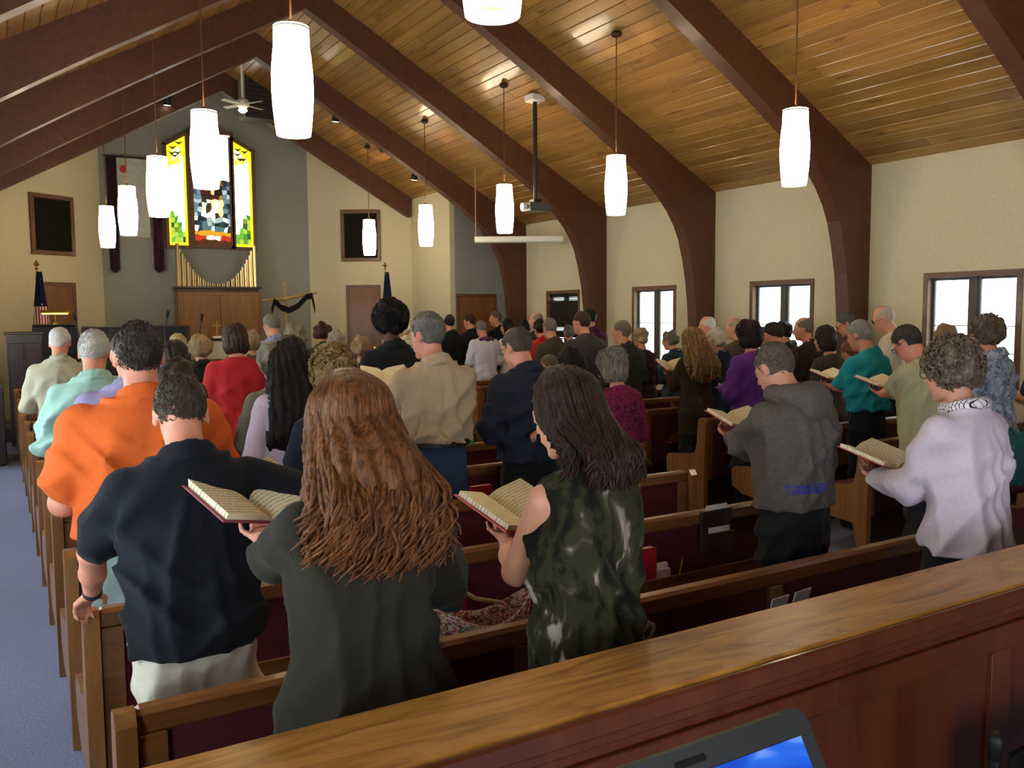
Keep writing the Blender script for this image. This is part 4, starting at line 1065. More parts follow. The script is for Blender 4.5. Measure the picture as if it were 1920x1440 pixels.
    if sleeve != 'none':
        for sd_ in (-1, 1):
            S, E, Wr, *_ = AR[sd_]; r0 = .062 * fat + ease * .6
            if sleeve == 'long': G.cap(S, E, r0, .053 * fat + .008, .016); G.cap(E, E + (Wr - E) * .93, .053 * fat + .008, .036 * fat + .006, .02)
            elif sleeve == 'three': G.cap(S, E, r0, .052 * fat + .006, .016); G.cap(E, E + (Wr - E) * .45, .052 * fat + .006, .047 * fat, .02)
            else: G.cap(S, S + (E - S) * .72, r0 + .002, .060 * fat + .014, .016)
    else:
        for sd_ in (-1, 1):
            S, E, Wr, *_ = AR[sd_]; G.ell(S + np.array([sd_ * .055, 0, -.03]), np.array((.05, .085, .10)), .01, 'd')
    folds(G, fold, seed)
    if dress:      # long vertical pleats towards the hem
        X, Yy, Z = G.xyz((slice(None),) * 3); th = np.arctan2(Yy, X); G.D += .012 * np.clip((.95 - Z) / .4, 0, 1) * np.sin(th * 17 + 2 * np.sin(th * 3))
    X, Yy, Z = G.xyz((slice(None),) * 3)
    if sleeve != 'long' or True:   # trim the hem cleanly
        inner = (np.abs(X) < sw * 1.02 + .03)
        hz = gz + .012 * np.sin(3 * X + seed)
        G.D = np.where(inner, np.maximum(G.D, hz - Z), G.D).astype(np.float32)
    # neckline: the skin of the neck shows above a sloping collar line
    nz = 1.455 + (.03 if not fem else .012); G.D = np.maximum(G.D, (Z - nz) + .55 * (Yy - (nb[1]))).astype(np.float32)
    if collar:
        cyy = nb[1] - .006; ra = .073 * fat ** .6; rb = .070 * fat ** .6
        def cf(X, Y, Z):
            zz = Z + .45 * (Y - cyy); rr = np.sqrt((X / ra) ** 2 + ((Y - cyy) / rb) ** 2); e = (rr - 1) * .07 - np.clip((1.5 - zz), -.03, .06) * .45
            return np.maximum(np.abs(e) - .0075, np.abs(zz - 1.474) - .038)
        G.put(cf, (-.12, cyy - .12, 1.42), (.12, cyy + .12, 1.56), .006)
    mt = smat or (fabric(shirt) if isinstance(shirt, str) else shirt)
    gm = G.mesh(name_shirt, mt)
    go = link(name_shirt, gm, o)
    # ---- trousers
    if not (dress and dress < .45):
        T = Vol((-.30 * wd, -.2 * wd, .05), (.30 * wd, .22 * wd, 1.14), max(res, .0125 / s))
        pf = [p for p in pr if p[0] < 1.12] if gz >= .78 else [p for p in prof if p[0] < 1.12]
        fn, lo, hi = loft([tuple(p) for p in pf] + [(1.14, pf[-1][1], pf[-1][2], pf[-1][3])], leanf, wd * .93, wd * .93, -.004, 2.3, zlo=.75, zhi=max(gz + .04, .86)); T.put(fn, lo, hi, .02)
        for sd_ in (-1, 1):
            T.cap((sd_ * .082 * wd ** .5, -.004, min(.84, gz - .01 if gz > .7 else .84)), (sd_ * .092 * wd ** .5, .014, .49), .090 * wd, .074 * fat, .03); T.cap((sd_ * .095 * wd ** .5, .014, .49), (sd_ * .095 * wd ** .5, -.018, .09), .074 * fat, .064 * fat, .02)
        folds(T, .012, seed + 3, .42)
        X, Yy, Z = T.xyz((slice(None),) * 3); T.D = np.maximum(T.D, .07 - Z).astype(np.float32)
        link('trousers', T.mesh('trousers', pmat or fabric(pants)), o)
    # ---- hair
    ho = o
    if hair != 'bald':
        hr = min(res, .012 / s) if dist < 9 else .016 / s
        lw = .24 if hair in ('long', 'afro', 'curly') else .16; low_ = hlen + .1 if hair == 'long' else .22
        HV = Vol(hcn + (-lw, -.24, -low_), hcn + (lw, .2, .2), hr)
        U = lambda p, r_, k=.015, op='u': HV.ell(H(p), np.array(r_) * headw, k, op, Rh)
        X, Yy, Z = HV.xyz((slice(None),) * 3); dx, dy, dz = X - hcn[0], Yy - hcn[1], Z - hcn[2]
        hx, hy, hz = (Rh[0, 0] * dx + Rh[1, 0] * dy + Rh[2, 0] * dz, Rh[0, 1] * dx + Rh[1, 1] * dy + Rh[2, 1] * dz, Rh[0, 2] * dx + Rh[1, 2] * dy + Rh[2, 2] * dz)
        hx, hy, hz = hx / headw, hy / headw, hz / headw
        r = np.random.default_rng(seed + 7)
        def lumps(fr, am):
            f = 0
            for _ in range(6):
                k1 = r.normal(size=3); k1 = k1 / np.linalg.norm(k1) * fr * r.uniform(.7, 1.4); f = f + np.sin(k1[0] * hx + k1[1] * hy + k1[2] * hz + r.uniform(0, 6))
            return am * f * .4
        if hair in ('short', 'thin'):
            U((0, -.014, .024), (.080 * hs, .102 * hs, .104 * hs)); HV.D += lumps(70, .003)
            HV.D = np.maximum(HV.D, (.78 * hy - .62 * hz) - .020); HV.D = np.maximum(HV.D, (-.040 + .62 * hy - hz) / 1.17)
            if hair == 'thin': U((0, .03, .11), (.062, .10, .07), .012, 'd')
        elif hair == 'afro':
            U((0, -.02, .05), (.128, .135, .13)); HV.D += lumps(80, .016); HV.D = np.maximum(HV.D, (.85 * hy - .5 * hz) - .045); HV.D = np.maximum(HV.D, (-.06 + .5 * hy - hz))
        elif hair == 'curly':
            U((0, -.022, .022), (.103 * hs, .118 * hs, .118 * hs)); U((0, -.05, -.035), (.088 * hs, .07 * hs, .06 * hs), .03); HV.D += lumps(58, .012) + lumps(120, .005)
            HV.D = np.maximum(HV.D, (.82 * hy - .57 * hz) - .036); HV.D = np.maximum(HV.D, (-.085 + .2 * hy - hz))
        elif hair in ('bob', 'long'):
            U((0, -.02, .018), (.096 * hs, .112 * hs, .112)); U((0, -.035, -.05), (.098 * hs, .092 * hs, .10), .03)
            if hair == 'bob': HV.ell(H((0, -.03, -.075)), np.array((.1 * hs, .085 * hs, .07)), .02, 'u', Rh)
            else:
                a = H((0, -.06, -.05)); zb = hcn[2] - hlen
                for t in np.linspace(0, 1, 6):
                    zc = a[2] + (zb - a[2]) * t; HV.ell((0, a[1] + (-.115 * wd + leanf(zc) - a[1]) * min(1, t * 2.2), zc), np.array((.098 * hs * (1.08 + .35 * math.sin(t * 2.4)), .062 + .01 * t, .09)), .04)
                    for sd_ in (-1, 1): HV.ell((sd_ * .085 * hs * (1 + .35 * t), a[1] + .05 - .09 * t, zc), np.array((.035, .05, .09)), .03)
            th = np.arctan2(hx, -hy); HV.D += .006 * np.sin(th * 23 + 5 * np.sin(6 * hz) + r.uniform(0, 6)) + .004 * np.sin(th * 41 + 9 * hz) + lumps(25, .004)
            face_c = ((hx / .066) ** 2 + ((hy - .1) / .085) ** 2 + ((hz + .05) / .115) ** 2) ** .5 - 1; HV.D = np.maximum(HV.D, -face_c * .06)
            if hair == 'bob': HV.D = np.maximum(HV.D, -.135 - hz + .15 * hy)
        HV.D = HV.D.astype(np.float32); streak = (28, 28, 3) if hair in ('bob', 'long') else ((42, 42, 16) if hair in ('short', 'thin') else (26, 26, 26))
        hm_ = HV.mesh('hair', hair_mat(hc[0], hc[1], streak))
        if hm_:
            ho = link('hair', hm_, o)
    if fuzz: strands(ho, H, Rh, hair, fuzz, hc, hs, headw, seed)
    # ---- shoes
    if SHOE is None:
        sv = Vol((-.06, -.09, 0), (.06, .2, .11), .012); sv.cap((0, -.03, .045), (.0, .13, .035), .042, .038, .02); sv.cap((0, -.03, .05), (0, -.025, .09), .04, .038, .02)
        Xs, Ys, Zs = sv.xyz((slice(None),) * 3); sv.D = np.maximum(sv.D, .004 - Zs).astype(np.float32); SHOE = sv.mesh('shoe', M_shoe)
    for sd_ in (-1, 1):
        so = link('shoe', SHOE, o); so.location = (sd_ * .094, 0, 0)
    # ---- extras
    for e in extra:
        if e == 'glasses':
            g = MB()
            for sd_ in (-1, 1):
                g.tube([tuple(H((sd_ * .032 + .023 * math.cos(t), .100, .002 + .019 * math.sin(t)))) for t in np.linspace(0, 6.283, 13)], .0022, 5); g.tube([tuple(H((sd_ * .056, .096, .006))), tuple(H((sd_ * .079, .03, .004))), tuple(H((sd_ * .08, -.01, -.004)))], .0022, 5)
            g.tube([tuple(H((-.009, .102, .006))), tuple(H((.009, .102, .006)))], .0022, 5); g.build('glasses', plain('#2a2420', .3, .3), o)
        elif e == 'hood':  # joins the sweatshirt
            Hd = Vol((-.2, -.28, 1.36), (.2, .14, 1.62), res); cy_ = nb[1]
            Hd.ell((0, cy_ - .075, 1.485), (.145, .085, .075)); Hd.ell((0, cy_ - .13, 1.44), (.10, .05, .08), .04); Hd.ell((-.09, cy_ - .0, 1.495), (.05, .09, .05), .04); Hd.ell((.09, cy_ - .0, 1.495), (.05, .09, .05), .04)
            Hd.ell((0, cy_ + .0, 1.54), (.085, .085, .06), .02, 'd'); folds(Hd, .010, 4, 1.45); Hd.D = Hd.D.astype(np.float32); link('hood', Hd.mesh('hood', mt), go)
        elif e == 'scarf':
            cy_ = nb[1]; Sv = Vol((-.14, cy_ - .14, 1.42), (.14, cy_ + .14, 1.56), res)
            for t in np.linspace(0, 6.283, 17)[:-1]: Sv.cap((.075 * math.cos(t), cy_ + .072 * math.sin(t), 1.485 - .02 * math.sin(t)), (.075 * math.cos(t + .4), cy_ + .072 * math.sin(t + .4), 1.485 - .02 * math.sin(t + .4)), .026, .026, .01)
            folds(Sv, .008, 9, 1.49); Sv.D = Sv.D.astype(np.float32); link('scarf', Sv.mesh('scarf', e_scarf), o)
        elif e == 'stole':
            cy_ = nb[1]; Sv = Vol((-.2, cy_ - .2, 1.34), (.2, cy_ + .2, 1.56), res)
            Sv.cap((-.12, cy_, 1.45), (0, cy_ - .085, 1.46), .035, .045, .02); Sv.cap((.12, cy_, 1.45), (0, cy_ - .085, 1.46), .035, .045, .02); Sv.cap((-.09, cy_ - .06, 1.43), (.09, cy_ - .06, 1.43), .05, .05, .02)
            link('stole', Sv.mesh('stole', fabric('#5a2a5a')), o)
        elif e == 'belt':
            wz = gz - .005; bo = MB().lathe([(1, -.016), (1.03, -.012), (1.03, .012), (1, .016)], 28).build('belt', plain('#2a1c14', .5), o)
            bo.location = (0, 0, wz); bo.scale = (.160 * wd + belly * .5, .120 * wd + belly * .7, 1)
        elif e == 'watch':
            S, E, Wr, *_ = AR[-1]; d_ = (Wr - E) / np.linalg.norm(Wr - E); MB().tube([tuple(Wr - d_ * .025), tuple(Wr - d_ * .003)], [.031, .031], 14).build('wristband', plain('#23262c', .5), o, smooth=True)
        elif e == 'ring':
            pass
    return o, dict(root=root, s=s, Rz=Rz, hcn=hcn, Rh=Rh, AR=AR, lean=leanf, wd=wd, hair=ho)
# ------------------------------------------------------------------ locks of long hair
def locks(o, info, n, hlen, c1, c2, wave=.014, rad=.011, seed=1, spread=1., back=.13, hs=1.):
    r = np.random.default_rng(seed); m = MB(); hcn = info['hcn']; Rh = info['Rh']
    for i in range(n):
        th = r.uniform(-2.0, 2.0); L = hlen * r.uniform(.72, 1.08) * (1 - .12 * abs(th) / 2); ph = r.uniform(0, 6.28); pts = []; rr = []
        K = 16; fr = r.uniform(1.6, 2.6); lay = r.uniform(.94, 1.06)
        p0 = hcn + Rh @ np.array([math.sin(th) * .03, -.01 - math.cos(th) * .03, .125])
        p1 = hcn + Rh @ (np.array([math.sin(th) * .088 * hs, -.02 - math.cos(th) * .105 * hs, .06]) * lay)
        p2 = hcn + Rh @ (np.array([math.sin(th) * .106 * hs, -.025 - math.cos(th) * .112 * hs, -.04]) * lay)
        zb = hcn[2] - L; wx = (.13 + .05 * r.random()) * spread
        p3 = np.array([math.sin(th) * wx, -back * lay - .02 * r.random() + (.09 if abs(th) > 1.3 else .0), zb + (hcn[2] - zb) * .35])
        p4 = np.array([math.sin(th) * wx * 1.05 + r.normal() * .015, p3[1] - .01, zb])
        C = [p0, p1, p2, p3, p4]
        for k in range(K + 1):
            t = k / K * 4; j = min(int(t), 3); f = t - j
            a = C[max(j - 1, 0)]; b = C[j]; c = C[j + 1]; d = C[min(j + 2, 4)]
            q = .5 * (2 * b + (c - a) * f + (2 * a - 5 * b + 4 * c - d) * f * f + (3 * b - a - 3 * c + d) * f ** 3)
            g = max(0, (t - 1.6) / 2.4); A = wave * g * (1 + g)
            q = q + np.array([A * math.sin(fr * t * 2 + ph), A * .7 * math.cos(fr * t * 2 + ph), 0]); pts.append(q)
            rr.append(rad * (.55 + .6 * math.sin(min(1, t / 2.2) * 1.57)) * (1 - .8 * max(0, (t - 2.9) / 1.1)))
        m.tube(pts, rr, 6)
    h = m.build('hair_locks', hair_mat(c1, c2, (26, 26, 3.2), .38), info['hair'], smooth=True); h['kind'] = 'stuff'
    return h

# ------------------------------------------------------------------ printed and patterned cloth
M_camo = patterned('tie_dye_camouflage', [(.36, '#0d0c09'), (.44, '#1a1910'), (.48, '#2d2a19'), (.56, '#332f1e'), (.60, '#4a4338'), (.645, '#96877a'), (.70, '#a8998c')], scale=8, detail=3, dist=.7, stretch=(1.3, 1.3, .75))
M_paisley = patterned('magenta_paisley', [(.12, '#b04050'), (.24, '#6a1c3c'), (.42, '#5a1a3a'), (.6, '#902a58'), (.8, '#4a1430')], scale=22, kind='voronoi')
M_floral = patterned('blue_floral', [(.3, '#3f4f68'), (.48, '#7c879c'), (.62, '#a9adba'), (.75, '#5a6880')], scale=26, detail=4, dist=.8)
M_stripe = patterned('striped_knit', [(.35, '#262a22'), (.5, '#30352b'), (.62, '#5d5f50'), (.7, '#2b2f27')], scale=11, dist=.6, kind='wave')
M_denim = fabric('#37486a', .7, 90)
M_heather = patterned('grey_heather', [(.3, '#524b48'), (.6, '#615954'), (.8, '#6c645f')], scale=55, detail=5)
def scarf_mat():
    m, n, l, b = newmat('crosshatch_scarf'); mp = coords(n, l, (1, 1, 1), (.4, .7, .5)); t = n.new('ShaderNodeTexBrick'); t.inputs['Scale'].default_value = 22; t.inputs['Mortar Size'].default_value = .03
    for i, c in ((1, '#d8ccd0'), (2, '#e2d8dc'), (3, '#2a2228')): t.inputs[i].default_value = lin(c)
    l.new(mp.outputs[0], t.inputs[0]); l.new(t.outputs[0], b.inputs['Base Color']); b.inputs['Roughness'].default_value = .9; return m
e_scarf = scarf_mat()
def hoodie_mat():
    """grey heather fleece with a line of small blue lettering across the lower back"""
    m = M_heather.copy(); n = m.node_tree.nodes; l = m.node_tree.links; b = n['Principled BSDF']
    src = b.inputs['Base Color'].links[0].from_socket
    t = n.new('ShaderNodeTexCoord'); sp = n.new('ShaderNodeSeparateXYZ'); l.new(t.outputs['Object'], sp.inputs[0])
    def rng_(sock, a, c):
        g = n.new('ShaderNodeMath'); g.operation = 'GREATER_THAN'; l.new(sock, g.inputs[0]); g.inputs[1].default_value = a
        h = n.new('ShaderNodeMath'); h.operation = 'LESS_THAN'; l.new(sock, h.inputs[0]); h.inputs[1].default_value = c
        q = n.new('ShaderNodeMath'); q.operation = 'MULTIPLY'; l.new(g.outputs[0], q.inputs[0]); l.new(h.outputs[0], q.inputs[1]); return q.outputs[0]
    def mul(a, c): q = n.new('ShaderNodeMath'); q.operation = 'MULTIPLY'; l.new(a, q.inputs[0]); l.new(c, q.inputs[1]); return q.outputs[0]
    msk = mul(mul(rng_(sp.outputs['Z'], 1.04, 1.085), rng_(sp.outputs['X'], -.17, .05)), rng_(sp.outputs['Y'], -1, -.02))
    br = n.new('ShaderNodeTexBrick'); br.inputs['Scale'].default_value = 32; br.inputs['Mortar Size'].default_value = .05; br.inputs['Row Height'].default_value = .45
    br.inputs[1].default_value = (1, 1, 1, 1); br.inputs[2].default_value = (.35, .35, .35, 1); br.inputs[3].default_value = (0, 0, 0, 1)
    mp = n.new('ShaderNodeMapping'); mp.inputs['Rotation'].default_value = (math.radians(90), 0, 0); l.new(t.outputs['Object'], mp.inputs[0]); l.new(mp.outputs[0], br.inputs[0])
    rb = n.new('ShaderNodeRGBToBW'); l.new(br.outputs[0], rb.inputs[0])
    mx = n.new('ShaderNodeMix'); mx.data_type = 'RGBA'; mx.inputs[7].default_value = lin('#2438b0'); l.new(mul(msk, rb.outputs[0]), mx.inputs[0]); l.new(src, mx.inputs[6]); l.new(mx.outputs[2], b.inputs['Base Color'])
    return m
M_hoodie = hoodie_mat()

GREY = ('#6a6662', '#9a9690'); WHITE = ('#b8b2aa', '#dad5cc'); BROWN = ('#2a1a12', '#4a3020'); DARK = ('#0e0a09', '#241813'); BLOND = ('#7a5c38', '#b08c5a'); SALT = ('#3c3836', '#6a6460')
FAIR = '#d39a80'; PINK = '#d8957c'; TAN = '#b87f5e'
# ---- nearest row, between the rail and the first pew
ro_, ri = person(652, 690, 2.0, 'woman with long wavy auburn hair in dark olive long-sleeved dress', fem=True, wd=1.07, hip=1.2, hair='long', hc=('#3a1f0f', '#824d28'), hlen=.22, hs=.90, sleeve='three', shirt='#2a251b', dress=.30, bow=14, lean=4, collar=False, name_shirt='dress', skin=FAIR,
                 arms=(dict(pix=(492, 1012, 2.42), pole=(-.35, -.5, -.8), d=(.2, .95, .1), n=(0, 0, 1)), dict(pix=(846, 1160, 2.28), pole=(.08, -.9, -.3), d=(.15, .9, -.3), n=(0, -.2, -1), curl=.35)), fold=.007, res=.0095)
locks(ro_, ri, 800, .315, '#3a1f0f', '#824d28', .016, .0058, 3, .84, .150)
co_, ci = person(1056, 684, 2.0, 'woman with dark auburn hair in sleeveless camouflage-print top', fem=True, wd=.98, hair='bob', hc=('#1a0e0b', '#35201a'), hs=.88, smat=M_camo, sleeve='none', hem=.70, bow=22, turn=14, lean=3, collar=False, name_shirt='tunic_top', pants='#16161c',
                 arms='book', book=(985, 970, 2.36), skin='#cf9678', res=.0095, fold=.008)
locks(co_, ci, 700, .185, '#1a0e0b', '#3e241b', .004, .0050, 5, .52, .112, .90)
person(1782, 628, 2.14, 'woman with short curly grey-brown hair in pale lavender sweater and crosshatched scarf', fem=True, wd=1.14, hair='curly', hc=('#3a2c24', '#8a7462'), shirt='#d6c3cf', hem=.90, pants='#191920', bow=14, lean=6, collar=False,
       name_shirt='sweater', extra=('scarf', 'glasses'), skin=FAIR, res=.010, fold=.008, face=-2, arms='book', book=(1655, 872, 2.5), fuzz=420)
# ---- second row
person(336, 700, 2.84, 'man with cropped brown hair in black polo shirt and pale khaki shorts', wd=1.10, hair='short', hc=('#3a2e24', '#5a4a3c'), hs=.985, shirt='#15181f', sleeve='short', hem=.89, pmat=fabric('#c9c0ae', .8, 50), bow=36, turn=-6, lean=7, skin=PINK, name_shirt='polo_shirt',
       arms=(dict(pix=(168, 1128, 3.08), pole=(-.9, -.3, 0), d=(-.25, .75, -.5), n=(.2, -.3, -1), curl=.7), dict(pix=(470, 985, 2.66), pole=(.3, -.5, -.8), d=(.1, .9, .2), n=(0, 0, 1))), extra=('watch',), res=.0095, fold=.009, belly=.02, fuzz=900)
person(1452, 640, 2.92, 'man with buzzed grey hair in grey hooded sweatshirt with blue lettering', wd=1.24, hair='short', hc=('#4a4038', '#7a6e62'), hs=.985, smat=M_hoodie, hem=.95, pants='#202226', bow=30, lean=5, collar=False, name_shirt='hooded_sweatshirt', extra=('hood',), skin=FAIR, res=.0105, fold=.010, face=4, book=(1385, 800, 3.30), fuzz=700)
# ---- third row
person(257, 600, 3.66, 'large man with dark cropped hair in bright orange polo shirt', wd=1.31, hair='short', hc=('#26201c', '#4e4640'), shirt='#e0662a', sleeve='short', hem=.97, pants='#7d8a86', bow=8, lean=2, skin=PINK, name_shirt='polo_shirt', arms='book', belly=.05, res=.0105, headw=1.03, fold=.009, fuzz=800)
person(622, 643, 3.72, 'woman with curly light brown hair in navy jacket behind the auburn-haired woman', fem=True, wd=1.05, hair='curly', hc=('#5a4428', '#967648'), shirt='#20222e', hem=.78, bow=14, name_shirt='jacket', fuzz=320)
# ---- fourth row
person(240, 612, 4.6, 'man in pale lavender shirt hidden behind the man in orange', wd=1.12, hair='short', hc=BROWN, shirt='#aaa2cc', bow=20)
person(543, 628, 4.6, 'woman with long straight black hair in pale pink cardigan', fem=True, hair='long', hc=DARK, hlen=.40, shirt='#cdb6c4', bow=14, hem=.74, name_shirt='cardigan', collar=False, face=-8)
person(800, 583, 4.6, 'man with grey hair in beige shirt tucked into blue jeans', wd=1.1, hair='short', hc=('#55504c', '#8a8680'), shirt='#bfa98c', hem=1.05, pmat=M_denim, bow=10, turn=24, lean=2, extra=('belt',), skin=PINK, belly=.03, fold=.013, arms='book', book=(722, 722, 4.95), res=.0115, fuzz=600)
person(968, 612, 4.66, 'balding man in dark navy jacket with one hand behind his back', wd=1.12, hair='thin', hc=('#4a423c', '#6a5e54'), shirt='#262a38', hem=.92, bow=24, turn=18, lean=4, name_shirt='jacket', extra=('glasses',), skin=PINK, arms=('book', 'back'), res=.010, pants='#1b1b1e', fold=.010, fuzz=450)
person(1146, 650, 4.62, 'woman with chin-length grey bob in magenta paisley blouse', fem=True, wd=1.02, hair='bob', hc=('#4f4a44', '#a59a88'), smat=M_paisley, hem=.72, bow=16, collar=False, name_shirt='blouse', fuzz=350)
# ---- fifth row and on, left block
person(175, 617, 5.5, 'man with white hair in pale mint green shirt', wd=1.08, hair='short', hc=WHITE, shirt='#a9cfc0', hem=.80, bow=22, turn=-14, skin='#cc8a70', fold=.013, fuzz=500)
person(510, 640, 5.45, 'woman with short curly grey hair in grey-green cardigan', fem=True, hair='curly', hc=('#6e675c', '#a89e8c'), shirt='#7f7c6c', hem=.74, bow=16, name_shirt='cardigan', collar=False)
person(1068, 650, 5.5, 'dark-haired woman looking down, partly behind the camouflage top wearer', fem=True, hair='bob', hc=DARK, shirt='#2a2024', bow=26, turn=40)
person(335, 670, 5.5, 'person with dark brown curly hair behind the man in black polo', fem=True, hair='curly', hc=('#2a1c14', '#45301f'), shirt='#3a2c26', bow=20, hs=.95)
person(730, 562, 6.35, 'tall man with black afro hair in black jacket', wd=1.08, hair='afro', hc=('#0c0a09', '#1c1714'), shirt='#1d1f22', hem=.78, bow=8, lean=1, skin='#5a3826', name_shirt='jacket', fuzz=700)
person(325, 637, 6.4, 'woman with dark brown hair beside the man in orange', fem=True, hair='bob', hc=('#241812', '#3e2b20'), shirt='#4a3a34', bow=14)
person(1029, 664, 6.4, 'child with short light brown hair beyond the dark-haired woman', hair='short', hc=('#5a4a38', '#7a6850'), shirt='#6a5a4c', bow=10, turn=60)
person(439, 603, 7.2, 'woman with dark shoulder-length hair in bright red cardigan', fem=True, wd=1.26, hair='bob', hc=('#2a1a12', '#4a3222'), shirt='#c02a30', hem=.74, bow=10, collar=False, name_shirt='cardigan')
person(111, 612, 8.1, 'man with white hair in pale cream suit jacket', wd=1.05, hair='short', hc=WHITE, shirt='#b9b39a', hem=.76, bow=20, turn=-16, name_shirt='suit_jacket', skin='#c98a6c', pants='#8c8870')
person(552, 604, 8.1, 'woman with fluffy grey curls left of the organ cross', fem=True, hair='curly', hc=('#5c5140', '#8f8268'), shirt='#3a3428', bow=12)
person(630, 616, 8.1, 'person with smooth silver-grey hair in the middle rows', fem=True, hair='curly', hc=('#86817a', '#b5b0a8'), shirt='#4c4a44', bow=14, hs=.86)
person(676, 626, 7.3, 'woman with sandy blond hair beside the man with afro hair', fem=True, hair='curly', hc=('#7a6040', '#a8875c'), shirt='#54483a', bow=14, hs=.9)
person(333, 625, 9.0, 'woman with short ash-blond hair near the choir screen', fem=True, hair='bob', hc=('#8a7450', '#b9a47a'), shirt='#54504a', bow=10, hs=.95)
person(374, 624, 8.2, 'woman with frizzy blond hair and black jacket before the altar', fem=True, hair='curly', hc=('#6e5a3c', '#a08a60'), shirt='#1c1e20', bow=10)
person(468, 617, 9.0, 'woman with light brown hair beside the woman in red', fem=True, hair='curly', hc=('#7a6648', '#a8946c'), shirt='#6a6c50', bow=12)
person(508, 587, 10.0, 'man with greying hair in pale blue shirt near the branch cross', hair='short', hc=('#5a5248', '#8a8070'), shirt='#8e96ac', bow=20, turn=30)
person(605, 602, 9.9, 'person with dark reddish hair looking down near the branch cross', fem=True, hair='curly', hc=('#2a1410', '#4a241c'), shirt='#4a4a38', bow=28, turn=-40, hs=.92)
# ---- front right, by the chancel
person(757, 601, 13.0, 'person in white robe beyond the man with afro hair', hair='curly', hc=WHITE, shirt='#d8ccb0', dress=.2, bow=24, name_shirt='robe', hs=.9)
person(842, 589, 12.6, 'man with black hair in black suit, leftmost by the far door', hair='short', hc=DARK, shirt='#131315', hem=.76, bow=8, name_shirt='suit_jacket')
person(880, 588, 13.42, 'man with brown hair in black suit, second by the far door', hair='short', hc=BROWN, shirt='#17161a', hem=.76, bow=10, turn=40, name_shirt='suit_jacket')
person(902, 600, 11.72, 'clergy person in white robe with purple stole', hair='short', hc=('#5a5048', '#857a70'), shirt='#d2ccd8', dress=.2, bow=22, wd=1.12, extra=('stole',), name_shirt='robe', collar=False)
person(929, 582, 13.42, 'man with grey hair in black suit before the far door', hair='short', hc=SALT, shirt='#121214', hem=.76, bow=6, turn=60, name_shirt='suit_jacket', face=20)
person(950, 597, 11.8, 'dark-haired woman in white robe beside the purple stole', fem=True, hair='bob', hc=DARK, shirt='#d6cfc8', dress=.2, bow=14, turn=40, name_shirt='robe', hs=.9, collar=False)
person(982, 598, 12.55, 'dark-haired person at the foot of the far arch', fem=True, hair='curly', hc=DARK, shirt='#25221f', bow=10, hs=.88)
person(1004, 585, 11.72, 'bald man by the far arch, face turned left', hair='thin', hc=('#8a7a6c', '#a8988a'), shirt='#3a3634', bow=6, turn=70, skin='#d8a48a')
person(1011, 597, 10.86, 'dark-haired woman in bright red top near the blind window', fem=True, hair='curly', hc=DARK, shirt='#c02428', bow=12, hs=.9)
person(1030, 595, 9.1, 'man with grey hair in brown suit jacket', hair='short', hc=('#5e564c', '#857c70'), shirt='#4e4332', hem=.76, bow=12, turn=10, name_shirt='suit_jacket', wd=1.05)
person(1090, 583, 8.3, 'man with short brown hair in charcoal jacket', wd=1.16, hair='short', hc=BROWN, shirt='#3a3836', hem=.76, bow=8, turn=30, name_shirt='jacket', skin=PINK)
person(1104, 577, 9.9, 'dark-haired man in plum shirt by the far window', hair='short', hc=DARK, shirt='#571c40', bow=6, turn=20)
person(1066, 606, 10.86, 'grey-haired person below the blind window', fem=True, hair='curly', hc=('#54504a', '#76716a'), shirt='#3a4038', bow=12, hs=.85)
person(1165, 599, 7.45, 'man with greying crew cut in dark striped knit sweater', wd=1.1, hair='short', hc=('#5a4e40', '#7c6e5c'), smat=M_stripe, hem=.80, bow=6, turn=30, skin='#cc8a68', name_shirt='sweater')
person(1199, 610, 7.95, 'woman with short blond-grey hair in dark burgundy cardigan', fem=True, hair='curly', hc=('#6e5c44', '#a08c6c'), shirt='#2c1420', hem=.74, bow=10, hs=.86, collar=False, name_shirt='cardigan')
person(1255, 617, 8.25, 'woman with grey curls in dark slate jacket by the third window', fem=True, hair='curly', hc=('#4e4a40', '#7c7668'), shirt='#2e3a40', hem=.76, bow=18, turn=30, hs=.9)
bo_, bi_ = person(1297, 612, 6.5, 'woman with long dark-blond hair in dark brown jacket', fem=True, wd=1.12, hair='long', hc=('#3e2a18', '#8a6438'), hlen=.36, shirt='#362418', hem=.66, bow=12, name_shirt='jacket', collar=False, book=(1262, 694, 6.85))
locks(bo_, bi_, 70, .42, '#4a3218', '#a07a44', .014, .013, 8, 1.1, .14)
person(1325, 592, 8.3, 'old man with thin white hair, taller of two beside the arch', hair='thin', hc=WHITE, shirt='#3c3a3e', bow=8, turn=50, skin='#dc9a80')
person(1341, 611, 6.6, 'woman with fluffy white hair in navy jacket', fem=True, hair='curly', hc=('#b0a898', '#d8d0c4'), shirt='#22304e', bow=12, turn=20, hs=.88)
person(1377, 595, 7.45, 'bald man half hidden behind the woman in purple', hair='thin', hc=('#a08a74', '#c0aa90'), shirt='#5a4a40', bow=8, turn=40, skin='#d8a082')
person(1402, 599, 5.65, 'woman with dark curly hair in vivid purple jacket', fem=True, wd=1.12, hair='bob', hc=('#140c0e', '#2c1a1e'), shirt='#5e2a78', hem=.68, bow=8, turn=-8, collar=False, name_shirt='jacket', hs=1.02, book=None, fold=.009, fuzz=200)
